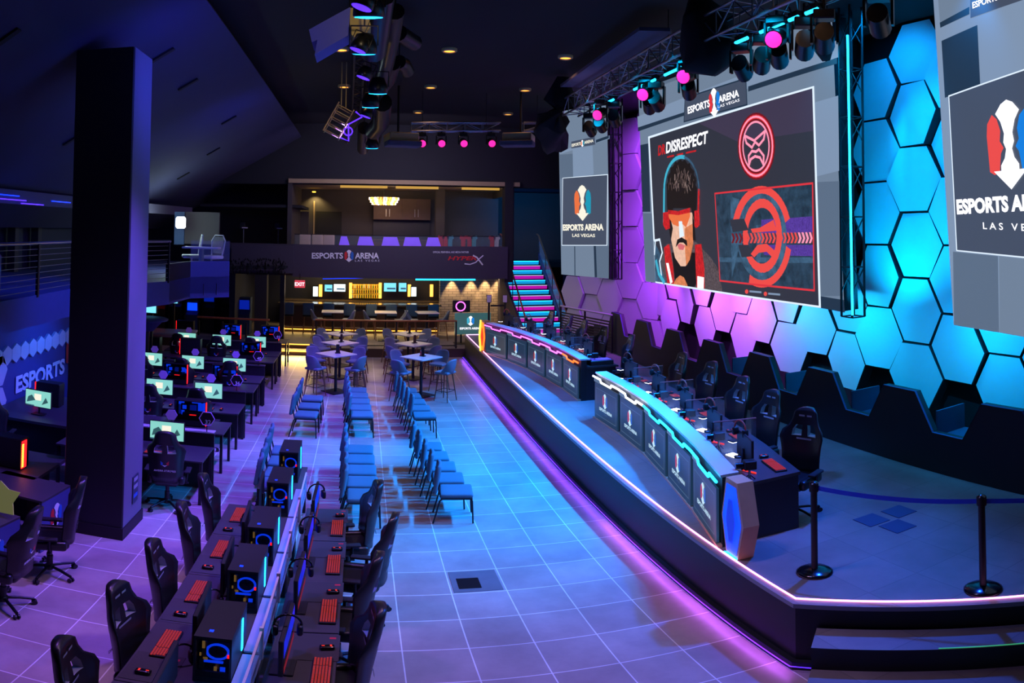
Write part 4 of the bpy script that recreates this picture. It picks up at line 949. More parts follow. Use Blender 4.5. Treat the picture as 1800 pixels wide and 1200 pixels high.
# ================================================================ STAGE COUNTERS
FR1 = [(3.56,19.45),(3.93,18.2),(4.18,16.95),(4.33,15.75),(4.41,14.6),(4.41,13.45)]
FR2 = [(4.28,12.15),(4.31,10.95),(4.25,9.75),(4.07,8.55),(3.86,7.40),(3.58,6.28)]
TOPZ = 0.90
def counter(pts, dep, endnear, c_led, label, start_led):
    t = thing('caster_counter', label, 'desk', (0,0,SZ))
    t.name = 'curved_counter'
    # carcass and panels
    n = len(pts)
    off = [(x+0.16, y) for x, y in pts]; back = [(x+1.12, y) for x, y in pts]
    b = MB()
    extrude([(x+0.02, y) for x, y in pts] + [(x+0.14, y) for x, y in pts[::-1]], 0.0, TOPZ-0.03, 'black', b); b.build('front_frame', t)
    b = MB(); extrude(pts + [(x+0.22, y) for x, y in pts[::-1]], TOPZ-0.03, TOPZ, 'counter_white', b); b.build('ledge', t)
    b = MB(); extrude([(x+0.15, y) for x, y in pts] + [(x+dep, y) for x, y in pts[::-1]], 0.70, 0.74, 'desk', b)
    ex, ey = pts[-1]; b.build('desktop', t)
    b = MB(); extrude([(x-0.04, y) for x, y in pts] + [(x+0.02, y) for x, y in pts[::-1]], 0.0, 0.03, 'counter_edge', b); b.build('kick_board', t)
    for (x, y) in (pts[0], pts[-1]):
        b = MB(); sgn = 1 if (x, y) == pts[0] else -1; b.box((x+0.14+(dep-0.16)/2, y-0.03*sgn, 0.35), (dep-0.16, 0.04, 0.70), 'stage_face'); b.build('end_panel', t)
    for i in range(n-1):
        a, c = Vector((*pts[i], 0)), Vector((*pts[i+1], 0)); U = (c-a).normalized(); L_ = (c-a).length; Wv = Vector((0,0,1))
        N = U.cross(Wv)
        fr = (a + N*0.0, U, Wv); b = MB()
        b.prism([(0.06,0.04),(L_-0.06,0.04),(L_-0.06,0.72),(0.06,0.72)], 0.03, 'p_screen', fr)
        fr = (a + N*0.031, U, Wv)
        for (x0, y0, x1, y1) in [(0.13,0.11,L_-0.13,0.12),(0.13,0.62,L_-0.13,0.63),(0.13,0.11,0.14,0.63),(L_-0.14,0.11,L_-0.13,0.63),(0.02,0.73,0.35,0.80)]: b.poly([(x0,y0),(x1,y0),(x1,y1),(x0,y1)], 'p_line', fr, 0.002)
        emblem(b, fr, (L_/2-0.03, 0.45), 0.29, 'p_white', 'p_red', 'p_blue', lift=0.003); b.text('ESPORTS ARENA', 0.080, 'p_white', fr, (L_/2, 0.235), 0.003, 'CENTER', 0.025); b.text('LAS VEGAS', 0.03, 'p_line', fr, (L_/2, 0.185), 0.003, 'CENTER')
        b.build('front_panel', t)
        b = MB(); z = TOPZ-0.075; q = [a + N*0.045 + U*u + Wv*w for u, w in [(0,z),(L_*0.30,z),(L_*0.34,z-0.05),(L_*0.72,z-0.05),(L_*0.74,z),(L_,z)]]
        b.tube(q, 0.017, c_led[i], 6); b.build('light_strip', t)
    return t
c1 = counter(FR1, 0.80, 0, ['led_magenta','led_magenta','led_magenta','led_magenta','led_orange'], 'far curved stage counter with magenta light line and orange hexagon end', 0)
c2 = counter(FR2, 1.02, 1, ['led_white','led_white','led_cyan','led_cyan','led_cyan'], 'near curved stage counter with white and cyan light line and blue hexagon end', 0)
# hexagonal ends
def hexend(parent, p, d, mt_face, mt_led, flip):
    U = Vector((*d, 0)).normalized(); fr = (Vector((*p, 0)), U, Vector((0,0,1)))
    pl = [(0.10, 0.0), (0.34, 0.0), (0.46, 0.44), (0.34, TOPZ+0.02), (0.10, TOPZ+0.02), (0.0, 0.44)]
    b = MB(); b.prism(pl, -0.18, 'counter_edge', fr); pi = [(0.12,0.04),(0.32,0.04),(0.42,0.44),(0.32,TOPZ-0.04),(0.12,TOPZ-0.04),(0.03,0.44)]
    b.poly(pi, mt_face, fr, 0.004); b.poly([(0.19,0.18),(0.27,0.18),(0.33,0.44),(0.27,0.70),(0.19,0.70),(0.13,0.44)], 'led_deepblue' if 'blue' in mt_face else 'led_redsoft', fr, 0.02); b.build('hexagon_end', parent)
    b = MB(); O, U_, W_ = fr; N = U_.cross(W_)
    idx = [4, 5, 0] if not flip else [0, 1]
    b.tube([O + U_*pl[i][0] + W_*pl[i][1] + N*0.02 for i in idx], 0.018, mt_led, 6); b.build('light_strip', parent)
hexend(c1, (3.47, 19.95), (0.10, -0.50), 'led_orange', 'led_yellow', False)
hexend(c2, (3.58, 6.26), (-0.02, -0.46), 'led_blue', 'led_cyan', True)
# gear on the counters
def make_lampmon():
    t = thing('monitor', 'x', 'monitor')        # screen faces local -y
    b = MB(); b.box((0,0,0.30),(0.54,0.03,0.32),'black',bev=0.006); b.build('casing', t)
    b = MB(); fr = ((0,-0.016,0.30),(1,0,0),(0,0,1)); scr_rect(b, fr, -0.255,-0.145,0.255,0.145,'black_gloss'); scr_rect(b, fr, -0.255,-0.145,0.255,-0.10,'s_darkred',0.002); b.build('screen', t)
    b = MB(); b.cyl((0,0.03,0.02),(0,0.02,0.28),0.02,'metal_dark',8)
    for s in (-1, 1): b.tube([(0,0.03,0.02),(s*0.14,-0.08,0.01)],0.012,'led_redsoft',6)
    b.build('stand', t); return t
LM = make_lampmon()
def make_tasklamp():
    t = thing('desk_lamp', 'x', 'lamp'); b = MB(); b.lathe([(0.055,0),(0.055,0.012),(0.01,0.02)],'metal_dark',n=14); b.cyl((0,0,0.01),(0.0,0.0,0.20),0.007,'metal_dark',6); b.cyl((0,0,0.20),(0.06,0,0.20),0.007,'metal_dark',6); b.build('stand', t)
    b = MB(); b.box((0.09,0,0.195),(0.10,0.10,0.02),'black',bev=0.005); b.box((0.09,0,0.183),(0.09,0.09,0.006),'led_white'); b.build('lamp_head', t)
    b = MB(); b.box((0.09,0,0.002),(0.16,0.12,0.004),'led_white'); b.build('light_pool', t); return t  # glowing sheet paints the lamp's pool of light on the desk
TL = make_tasklamp()
def make_gearbox():
    t = thing('camera_rig', 'x', 'camera'); b = MB(); b.box((0,0,0.20),(0.10,0.14,0.11),'black',bev=0.01); b.cyl((0,-0.07,0.20),(0,-0.16,0.20),0.035,'black_gloss',10); b.build('camera_body', t)
    b = MB(); b.cyl((0,0,0.01),(0,0,0.16),0.014,'metal',8)
    for k in range(3): a = k*2.1; b.cyl((0,0,0.08),(0.09*math.cos(a),0.09*math.sin(a),0.0),0.006,'metal_dark',5)
    b.build('tripod', t); return t
GB = make_gearbox()
def make_pane():
    b = MB(); b.box((0,0,0.22),(0.012,0.55,0.42),'glass'); b.box((0,0,0.435),(0.02,0.55,0.012),'metal'); o = b.build('glass_divider'); tag(o,'x','divider'); return o
PN = make_pane()
# spare monitor arms and cases
for ci, (pts, nm) in enumerate([(FR2, 'near'), (FR1, 'far')]):
    n = len(pts)-1
    for i in range(n):
        a, c = Vector((*pts[i], 0)), Vector((*pts[i+1], 0)); m_ = (a+c)/2; U = (c-a).normalized(); N = Vector((-U.y, U.x, 0))   # N points behind the counter
        if N.x < 0: N = -N
        rz = math.atan2(N.y, N.x) + PI/2       # local -y faces... players sit on the +x side
        num = ORD[n-1-i]; dm, dk = (0.42, 0.78) if nm == 'near' else (0.34, 0.62)
        base = lambda u, v, z=0.0: (m_.x + U.x*u + N.x*v, m_.y + U.y*u + N.y*v, SZ + 0.742 + z)
        w = f'{num} seat from the camera, {nm} stage counter'
        dup(LM, base(0.10, dm), rz, f'black monitor at the {w}', f'monitors on the {nm} stage counter')
        dup(KB, base(0.05, dk), rz+0.05, f'keyboard at the {w}', f'keyboards on the {nm} stage counter')
        dup(MO, base(-0.30, dk), rz, f'mouse at the {w}', f'mice on the {nm} stage counter')
        dup(HR, base(-0.02, dm-0.02, 0.50), rz+0.4, f'headset with red band hung at the {w}', f'headsets at the {nm} stage counter')
        dup(TL, base(-0.42, dm+0.08), rz+0.4, f'small bright desk lamp at the {w}', f'lamps on the {nm} stage counter')
        dup(GB, base(0.44, 0.36), rz+PI, f'small player camera at the {w}', f'cameras on the {nm} stage counter')
        if i < n-1: dup(PN, (c.x+N.x*(dm+0.1), c.y+N.y*(dm+0.1), SZ+0.742), rz-PI/2+PI/2, f'glass divider beyond the {w}' if False else f'clear glass divider beside the {w}', f'glass dividers of the {nm} stage counter')
for i, (x, y, r) in enumerate([(4.78, 6.62, 0.45), (4.98, 7.78, 0.15), (5.12, 8.80, 0.05), (5.32, 10.10, 0.1), (5.28, 11.15, 0.0)]):
    dup(GC, (x-0.02, y, SZ), PI/2 + r, f'{ORD[i]} gaming chair from the camera behind the near stage counter', 'gaming chairs at the near stage counter')
for i, (x, y, r) in enumerate([(5.30, 13.55, -0.15), (5.22, 14.85, 0.2), (5.15, 16.15, 0.0), (5.08, 17.15, -0.2), (4.92, 18.25, 0.1)]):
    dup(GC, (x-0.06, y, SZ), PI/2 + r, f'{ORD[i]} gaming chair from the camera behind the far stage counter', 'gaming chairs at the far stage counter')
# small case with violet items on the near end of the far counter
b = MB(); b.box((0,0,0.05),(0.5,0.3,0.10),'black',bev=0.01); b.box((0,0,0.105),(0.42,0.22,0.01),'hex_violet'); o = b.build('equipment_case', None, (4.90, 13.62, SZ+0.742)); tag(o, 'low equipment case with violet top on the near end of the far counter', 'case')
# stanchions and belt
def stanchion(x, y, label):
    t = thing('stanchion', label, 'post', (x, y, SZ), 0, 'belt barrier posts on the stage')
    b = MB(); b.lathe([(0.175,0),(0.175,0.018),(0.15,0.035),(0.04,0.06),(0.0,0.06)],'black_gloss',n=24); b.build('base', t)
    b = MB(); b.cyl((0,0,0.05),(0,0,0.97),0.032,'black',14); b.build('pole', t)
    b = MB(); b.cyl((0,0,0.95),(0,0,1.04),0.045,'black',14); b.lathe([(0.045,1.04),(0.03,1.055),(0.0,1.06)],'black_gloss',n=14); b.build('belt_head', t); return t
s1, s2 = (3.98+0.03, 5.21+0.05), (4.82, 3.90)
stanchion(*s1, 'black belt post by the near end of the stage counter'); stanchion(*s2, 'black belt post nearer the camera by the stage steps')
b = MB()
def belt(p, q, sag, b):
    n = 10; vs = []
    for i in range(n+1):
        t = i/n; x = p[0]+(q[0]-p[0])*t; y = p[1]+(q[1]-p[1])*t; z = SZ+0.99-sag*4*t*(1-t)
        vs += [(x, y, z-0.025), (x, y, z+0.025)]
    b.add(vs, [(2*i, 2*i+2, 2*i+3, 2*i+1) for i in range(n)], 'belt_blue')
belt(s1, s2, 0.035, b); tag(b.build('barrier_belt'), 'blue belt stretched between the two black posts on the stage', 'belt')
b = MB(); belt(s2, (6.0, 2.55), 0.02, b); tag(b.build('barrier_belt'), 'blue belt running from the nearer post out of the photo', 'belt')
# floor light plates on the stage deck
for i, (px, py) in enumerate([(1532, 914), (1580, 899), (1578, 925)]):
    p = P(px, py, SZ); b = MB(); b.box((0,0,0.004),(0.30,0.30,0.006),'recess'); o = b.build('stage_floor_plate', None, (p.x, p.y, SZ), 0.0); tag(o, ['left', 'rear', 'right'][i] + ' of the three blue square plates set in the stage deck', 'floor plate', 'stage floor plates')
# ================================================================ BAR AND MEZZANINE
def YP(px, py, y):
    r = sight(px, py); t = y/r.y; return Vector((r.x*t, y, H+r.z*t))
# mezzanine fascia, floor slab, room
b = MB(); b.box((1.38, 24.12, 3.20), (7.55, 0.24, 1.14), 'fascia'); b.box((1.38, 26.5, 2.82), (7.5, 4.6, 0.24), 'fascia'); b.box((-3.6, 24.3, 3.22), (2.5, 0.24, 1.10), 'fascia'); struct(b.build('mezzanine_front'))
fr = ((-2.39, 23.995, 2.63), (1, 0, 0), (0, 0, 1))
fm = (Vector((0, 23.995, 0)), Vector((1,0,0)), Vector((0,0,1)))
b = MB(); ptext(b, 'ESPORTS', (548,454), (603,454), 10, 'logo_white', fm, 0.01, 0.03); ptext(b, 'ARENA', (624,454), (666,454), 10, 'logo_white', fm, 0.01, 0.03); ptext(b, 'L A S   V E G A S', (624,459.5), (667,459.5), 3.5, 'logo_white', fm, 0.01, 0.01)
emblem(b, fm, uv(613.5, 449.5, fm), 0.42, lift=0.01)
ptext(b, 'OFFICIAL PERIPHERAL AND MEDIA PARTNER', (761,444.5), (824,444.5), 3.2, 'logo_white', fm, 0.01, 0.01)
ptext(b, 'HYPER', (787,457), (838,457), 7, 'logo_red', fm, 0.01, 0.03, 0.25); pline(b, [(832,449),(838,452),(848,465)], 0.05, 'logo_white', fm, 0.012); pline(b, [(849,449),(842,455),(836,461),(826,464.5),(817,463.5)], 0.035, 'logo_white', fm, 0.013)
o = b.build('banner_lettering'); tag(o, 'white and red lettering and emblem across the mezzanine front', 'sign')
area('fascia_wash_light', (1.2, 20.5, 7.0), (1.2, 24, 3.3), (0.75, 0.62, 1.0), 150, 3.0, 0.6)
b = MB(); b.box((1.3, 24.03, 3.95), (7.3, 0.02, 0.34), 'glass'); b.box((1.3, 24.03, 4.13), (7.3, 0.04, 0.02), 'metal_dark'); tag(b.build('glass_railing'), 'glass railing along the top of the lettered mezzanine front', 'railing')
b = MB(); b.box((1.5, 28.1, 4.5), (8.2, 0.15, 3.2), 'mezz_wall'); b.box((-2.55, 26.2, 4.5), (0.15, 4.0, 3.2), 'mezz_wall'); b.box((1.5, 26.2, 6.0), (8.2, 4.2, 0.15), 'mezz_tan'); b.box((5.2, 24.3, 4.3), (0.30, 0.5, 3.6), 'wall_black'); b.box((3.05, 27.0, 4.5), (0.35, 0.35, 3.0), 'mezz_wall'); b.box((5.42, 25.0, 4.5), (0.12, 1.0, 3.2), 'mezz_wall'); b.box((5.42, 27.0, 3.35), (0.12, 3.0, 0.8), 'mezz_wall'); b.box((5.42, 26.9, 5.85), (0.12, 3.0, 0.4), 'mezz_wall'); struct(b.build('mezzanine_room'))
b = MB(); b.box((-1.35, 27.98, 4.0), (1.05, 0.06, 2.05), 'black_matte'); b.box((-1.95, 28.0, 4.3), (0.05, 0.05, 2.3), 'mezz_tan'); struct(b.build('door_1'))
for x in (-1.3, ): spot('sconce_light', (-2.0+0.1, 27.75, 5.72), (-1.9, 27.98, 4.6), (1.0, 0.70, 0.25), 60, 120, 0.7, 0.05)
b = MB(); b.cyl((-1.92, 27.3, 5.76), (-1.92, 27.3, 5.80), 0.07, 'led_yellow', 12); tag(b.build('ceiling_spotlight'), 'small warm spotlight lighting the wall left of the mezzanine door', 'light')
for i, (x0, x1) in enumerate([(-0.8, 0.9), (1.2, 2.75), (3.6, 5.0)]):
    b = MB(); b.box(((x0+x1)/2, 24.85, 5.87), (x1-x0, 0.05, 0.10), 'cove')
    tag(b.build('cove_light'), ['left', 'middle', 'right'][i] + ' warm cove light under the mezzanine ceiling edge', 'light', 'cove lights')
    area('cove_lamp', ((x0+x1)/2, 25.0, 5.82), ((x0+x1)/2, 26.2, 5.2), (1.0, 0.66, 0.25), 10, x1-x0, 0.1)
t = thing('chandelier', 'wide glowing amber drum chandelier over the mezzanine', 'chandelier', (0.82, 26.3, 5.40))
b = MB()
for r, z in ((0.55, 0.10), (0.50, 0.0), (0.44, -0.08)):
    for k in range(28): a = 2*PI*k/28; b.box((r*math.cos(a), r*math.sin(a), z), (0.05, 0.05, 0.085), 'led_gold' if k % 3 else 'led_white', rz=a)
b.build('crystal_rings', t); b = MB(); b.cyl((0,0,0.15),(0,0,0.52),0.015,'metal_dark',6); b.lathe([(0.56,0.15),(0.56,0.17),(0,0.17)],'metal_dark',n=24); b.build('canopy', t)
pl_ = bpy.data.lights.new('chandelier_lamp', 'POINT'); pl_.energy = 60; pl_.color = (1.0, 0.62, 0.28); pl_.shadow_soft_size = 0.3; plo = bpy.data.objects.new('chandelier_lamp', pl_); C.objects.link(plo); plo.location = (0.82, 26.3, 5.1); pl_.energy = 16
t = thing('kitchen_cabinets', 'dark wood wall cabinets and counter at the back of the mezzanine', 'cabinet', (1.6, 27.8, 3.0))
b = MB(); b.box((0, 0, 2.15), (2.3, 0.4, 0.85), 'cabinet'); b.build('wall_cabinet', t)
b = MB(); b.box((0, 0, 0.45), (2.3, 0.5, 0.9), 'cabinet'); b.box((0, -0.02, 0.92), (2.35, 0.55, 0.04), 'bar_top'); b.box((0, 0.15, 1.32), (2.3, 0.1, 0.80), 'black'); b.build('base_cabinet', t)
for k in range(4):
    b = MB(); b.box((-0.86+k*0.575, -0.215, 2.15), (0.55, 0.02, 0.82), 'cabinet'); d = b.build('door', t)
    b = MB(); b.box((-0.86+k*0.575 + (0.22 if k % 2 == 0 else -0.22), -0.235, 2.0), (0.02, 0.02, 0.30), 'metal'); b.build('handle', d)
for i, px in enumerate([534, 556, 576]):
    p = YP(px, 425, 25.0); t = thing('lounge_chair', f'{ORD[i]} from the left of the cream lounge chairs on the mezzanine', 'chair', (p.x, 25.1, 2.95), PI+rnd.uniform(-0.2, 0.2), 'cream lounge chairs')
    b = MB(); b.pad((0, 0, 0.42), (0.42, 0.46, 0.10), 0.04, 'cream'); b.build('seat', t); b = MB(); b.pad((0, -0.2, 0.85), (0.42, 0.08, 0.62), 0.035, 'cream'); b.build('backrest', t)
    for s in (-1, 1):
        for e in (-1, 1): b = MB(); b.cyl((s*0.17, e*0.18, 0.38), (s*0.19, e*0.2, 0), 0.015, 'wood_leg', 6); b.build('leg', t)
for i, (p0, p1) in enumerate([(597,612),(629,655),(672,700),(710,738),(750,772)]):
    a, c = YP(p0, 425, 24.7), YP(p1, 425, 24.7); b = MB(); b.prism([(0,0),(c.x-a.x,0),(c.x-a.x+0.12,0.6),(c.x-a.x-0.05,1.12),(0.05,1.12),(-0.08,0.55)], 0.2, 'purple_reflection', ((a.x, 24.8, 2.95), (1,0,0), (0,0,1)))  # made-up glowing panels for the reflection in the glass railing
    tag(b.build('reflection_panel'), f'{ORD[i]} from the left of the glowing panels for the purple reflection in the glass railing', 'panel', 'purple reflection panels')
for i, px in enumerate([776, 784, 792, 815, 826, 834, 866, 874]):
    p = YP(px, 425, 24.6); t = thing('clothes_display', f'{ORD[i]} from the left of the garments hanging behind the mezzanine glass', 'clothes', (p.x, 24.75, 2.95), 0, 'garments behind the glass')
    mt = ['cloth_red','cloth_red','cloth_teal','cloth_red','cloth_red','cloth_teal','cloth_red','cloth_white'][i]
    b = MB(); b.prism([(-0.07,0.75),(0.07,0.75),(0.08,1.05),(0.13,1.10),(0.10,1.20),(0.02,1.18),(-0.02,1.18),(-0.10,1.20),(-0.13,1.10),(-0.08,1.05)], 0.06, mt, ((0,0,0),(1,0,0),(0,0,1))); b.build('shirt', t)
    b = MB(); b.cyl((0,0,0),(0,0,1.22),0.012,'metal_dark',6); b.lathe([(0.1,0),(0.1,0.02),(0,0.02)],'metal_dark',n=10); b.build('stand', t)
# lower room behind the bar
b = MB(); b.box((0, 29.3, 1.6), (9.0, 0.15, 2.7), 'wall_dark'); b.box((-4.6, 27.0, 1.5), (0.2, 5, 2.6), 'wall_dark'); b.box((-3.45, 23.9, 1.45), (0.42, 0.4, 2.5), 'wall_black'); b.box((-2.72, 23.95, 1.45), (0.16, 0.2, 2.5), 'metal_dark'); struct(b.build('bar_room'))
b = MB(); b.box((4.35, 27.2, 1.5), (2.5, 0.25, 2.5), 'brick'); struct(b.build('wall_brick'))
for i, px in enumerate([795, 829, 854, 876]):
    p = YP(px, 495, 26.9); spot('brick_downlight', (p.x, 26.86, 2.66), (p.x, 26.98, 1.0), (1.0, 0.66, 0.30), 230, 56, 0.5, 0.03)
    b = MB(); b.cyl((p.x, 26.75, 2.67), (p.x, 26.75, 2.70), 0.05, 'led_gold', 10); tag(b.build('ceiling_downlight'), f'{ORD[i]} from the left of the small downlights above the brick wall', 'light', 'downlights above the brick wall')
t = thing('bar_counter', 'long bar counter with glossy top and dark front', 'bar', (-0.05, 26.8, 0.3))
b = MB(); b.box((0, 0, 1.10), (6.3, 0.75, 0.06), 'bar_top', bev=0.01); b.build('bar_top', t); b = MB(); b.box((0, 0.08, 0.53), (6.1, 0.5, 1.06), 'bar_front'); b.build('front', t)
b = MB(); b.tube([(-3.0, -0.25, 0.22), (3.0, -0.25, 0.22)], 0.02, 'metal', 8); b.build('foot_rail', t); b = MB(); b.box((0, -0.20, 0.10), (6.0, 0.02, 0.03), 'led_gold'); b.build('light_strip', t)
area('bar_foot_light', (-0.05, 26.5, 0.42), (-0.05, 26.2, 0.3), (1.0, 0.66, 0.2), 12, 5.8, 0.05)
def make_barchair():
    t = thing('bar_chair', 'x', 'stool'); b = MB(); b.pad((0,0,0.72),(0.42,0.40,0.09),0.04,'black_matte'); b.build('seat', t)
    b = MB(); b.pad((0,-0.19,0.98),(0.42,0.06,0.46),0.03,'fabric_blue',rx=R(-6)); b.build('backrest', t)
    for s in (-1,1):
        for e in (-1,1): b = MB(); b.cyl((s*0.15,e*0.14,0.70),(s*0.19,e*0.18,0),0.016,'wood_leg',6); b.build('leg', t)
    return t
BQ = make_barchair()
for i in range(8): dup(BQ, (-2.75+i*0.78, 26.15, 0.3), rnd.uniform(-0.2,0.2), f'{ORD[i]} from the left of the high chairs along the bar', 'high chairs along the bar')
for i, (x, y) in enumerate([(-1.0, 24.9), (0.9, 24.9), (2.4, 24.9), (0.0, 24.6)][:3]):
    n = dup(HT, (x, y, 0.3), rnd.uniform(-0.1,0.1), f'{["left","middle","right"][i]} of the three high tables between the railing and the bar', 'high tables behind the railing')
    for (dx, dy, sn) in [(-0.55, 0, 'left'), (0.55, 0, 'right')]:
        dup(BS, (x+dx, y+dy, 0.3), (PI/2 if dx > 0 else -PI/2)+rnd.uniform(-0.2,0.2), f'bar stool on the {sn} side of the {["left","middle","right"][i]} table behind the railing', 'bar stools behind the railing')
# back bar
area('bar_top_fill', (0, 27.6, 2.66), (0, 27.0, 1.4), (1.0, 0.72, 0.32), 90, 5.6, 0.3)  # warm area lamp added to brighten the bar top
area('back_bar_fill', (0, 28.3, 2.66), (0, 28.9, 1.4), (1.0, 0.68, 0.25), 40, 5.6, 0.1)  # warm area lamp added over the dark back bar
spot('platform_light', (0.5, 25.3, 2.68), (0.5, 25.0, 0.3), (1.0, 0.66, 0.36), 110, 150, 1.0, 0.2)
t = thing('back_bar', 'back bar shelving with glowing amber bottle display', 'shelf', (0, 28.9, 0.3))
b = MB(); b.box((0, 0, 0.5), (6.4, 0.5, 1.0), 'black'); b.box((0,-0.02,1.02),(6.5,0.55,0.04),'bar_top'); b.build('base', t)
YB = 28.95
def bx(px0, py0, px1, py1, y, d, mt, b, e=0):
    a, c = YP(px0, py0, y), YP(px1, py1, y); b.box(((a.x+c.x)/2, y-28.9, (a.z+c.z)/2-0.3), (abs(c.x-a.x), d, abs(c.z-a.z)), mt)
b = MB(); bx(618, 499, 668, 524, YB, 0.05, 'shelf_glow', b); 
for px in (616, 668): bx(px-2, 497, px+2.5, 524, YB-0.05, 0.08, 'led_gold', b)
for px in (563, 719, 758): bx(px-2, 500, px+3, 521, YB-0.05, 0.08, 'led_gold', b)
b.build('lit_panel', t)
b = MB()
for py in (507, 515.5): bx(617, py, 669, py+1, YB-0.15, 0.2, 'black', b)
b.build('shelf', t)
k = 0
for row, py in enumerate((507, 515.5, 524)):
    for px in range(620, 668, 4):
        p = YP(px, py, YB-0.15); b = MB(); h = rnd.uniform(0.16, 0.20); b.lathe([(0.028,0),(0.028,h*0.62),(0.010,h*0.78),(0.010,h),(0,h)], rnd.choice(['bottle_amber','bottle_green','bottle_clear']), n=8)
        o = b.build('bottle', None, (p.x, YB-0.15, p.z+0.01)); tag(o, f'bottle number {k+1} counted along the lit back bar shelves', 'bottle', 'bottles on the lit back bar'); k += 1
        o['label'] = f'small bottle on the {["top","middle","bottom"][row]} lit shelf behind the bar'
for i, (x0, y0, x1, y1, mt, lb) in enumerate([(571,500,584,512,'tv_blue','leftmost television behind the bar'), (587,499,607,512,'tv_white','television left of the amber bottle display'), (675,497,696,512,'tv_blue','television right of the amber bottle display'), (701,497,714,512,'tv_blue','rightmost television behind the bar'), (551,503,559,520,'tv_white','tall bright drinks fridge at the left of the bar'), (722.5,504,731,520,'tv_white','tall bright drinks fridge at the right of the bar')]):
    a, c = YP(x0, y0, 28.9), YP(x1, y1, 28.9); w, h = abs(c.x-a.x), abs(c.z-a.z); fridge = 'fridge' in lb
    t = thing('drinks_fridge' if fridge else 'television', lb, 'fridge' if fridge else 'television', ((a.x+c.x)/2, 28.85, min(a.z, c.z)))
    b = MB(); b.box((0, 0.05, h/2), (w+0.06, 0.08 if not fridge else 0.3, h+0.06), 'black'); b.build('casing', t); b = MB(); b.box((0, 0.0 if not fridge else -0.11, h/2), (w, 0.02, h), mt)
    if not fridge: b.box((w*0.1, -0.012, h*0.35), (w*0.7, 0.004, h*0.2), 's_slate2')
    b.build('screen' if not fridge else 'glass_door', t)
# canopy and blue neon tubes under the mezzanine
b = MB(); b.tube([(1.92, 24.35, 2.58), (4.05, 24.35, 2.58)], 0.025, 'led_cyan', 8); tag(b.build('neon_tube'), 'long cyan neon tube under the right of the mezzanine front', 'light')
b = MB(); b.tube([(-1.35, 24.35, 2.56), (0.2, 24.35, 2.62)], 0.012, 'led_blue', 6); tag(b.build('neon_tube'), 'dim blue tube under the left of the mezzanine front', 'light')
area('neon_glow', (3.0, 24.6, 2.55), (3.0, 25.2, 2.8), (0.02, 0.35, 1.0), 14, 2.2, 0.1); area('neon_glow', (-0.6, 24.6, 2.5), (-0.6, 25.2, 2.75), (0.02, 0.3, 1.0), 7, 1.6, 0.1)
# exit sign
p = YP(527, 499, 23.9); t = thing('exit_sign', 'pink lit exit sign under the left end of the mezzanine front', 'sign', (p.x, 23.9, p.z-0.14)); b = MB(); b.box((0,0,0.14),(0.36,0.05,0.26),'exit_red',bev=0.01); b.text('EXIT', 0.17, 's_white', ((0,-0.027,0.08),(1,0,0),(0,0,1)), (0,0), 0.003, 'CENTER', 0.02); b.build('sign_face', t)
b = MB(); b.cyl((0,0,0.27),(0,0,0.5),0.01,'metal_dark',6); b.build('hanger', t)
# railing in front of the bar
t = thing('bar_railing', 'black railing with brown top rail in front of the bar tables', 'railing', (0, 23.2, 0.3))
b = MB(); b.box((0.87, 0, 0.95), (4.76, 0.09, 0.05), 'wood_rail', bev=0.01); b.build('top_rail', t)
for x in (-1.48, 0.02, 1.2, 2.2, 3.22): b = MB(); b.box((x, 0, 0.46), (0.05, 0.05, 0.93), 'black'); b.build('post', t)
b = MB(); b.box((0.87, 0, 0.10), (4.7, 0.03, 0.03), 'black'); b.build('bottom_rail', t)
# photo corner beside the stage: backdrop, ring light, framed signs
t = thing('arcade_backdrop', 'teal low screen with white and blue emblem beside the stage end', 'screen', (3.85, 23.6, 0.55))
b = MB(); b.box((0,0,0.55),(1.25,0.05,0.75),'screen_art'); fr = ((0,-0.03,0.55),(1,0,0),(0,0,1)); emblem(b, fr, (-0.08,0.10), 0.34, 's_white', 's_cyan', 's_blue', 0.004); b.text('ESPORTS ARENA', 0.10, 's_white', fr, (-0.08,-0.20), 0.004, 'CENTER', 0.03); b.build('face', t)
b = MB()
for s in (-1,1): b.box((s*0.6,0,0.15),(0.04,0.04,0.80),'black'); b.box((s*0.6,0,-0.235),(0.08,0.4,0.03),'black')
b.build('stand', t)
p = YP(811, 538, 24.2); t = thing('ring_light_monitor', 'black monitor with glowing magenta ring beside the brick wall', 'monitor', (p.x, 24.2, 0.3))
b = MB(); b.box((0,0,p.z-0.3),(0.62,0.05,0.42),'black',bev=0.01); b.build('casing', t); b = MB(); b.tube([(-0.03+0.16*math.cos(a*PI/14), -0.035, p.z-0.3+0.16*math.sin(a*PI/14)) for a in range(28)], 0.018, 'led_magenta', 6, True); b.build('ring_light', t)
b = MB(); b.box((0,0.02,(p.z-0.5)/2),(0.06,0.06,p.z-0.5),'black'); b.box((0,0.02,0.01),(0.5,0.4,0.02),'black'); b.build('stand', t)
for i, px in enumerate([859.5, 887.5]):
    p = YP(px, 525, 23.4); t = thing('sign_stand', ['left', 'right'][i] + ' of the two framed signs on black posts before the brick wall', 'sign', (p.x, 23.4, 0.3), 0, 'framed sign posts')
    b = MB(); b.box((0,0,p.z-0.3),(0.17,0.02,0.27),'black'); b.box((0,-0.012,p.z-0.3),(0.14,0.004,0.24),'sign_white'); b.build('framed_sign', t)
    b = MB(); b.cyl((0,0,0),(0,0,p.z-0.42),0.035,'black',10); b.lathe([(0.18,0),(0.17,0.02),(0.03,0.05)],'black',n=16); b.build('post', t)
a, c = YP(862, 537, 23.4), YP(886, 537, 23.4); b = MB(); b.box(((a.x+c.x)/2, 23.4, a.z), (c.x-a.x, 0.01, 0.06), 'black'); tag(b.build('barrier_belt'), 'black belt between the two framed sign posts', 'belt')
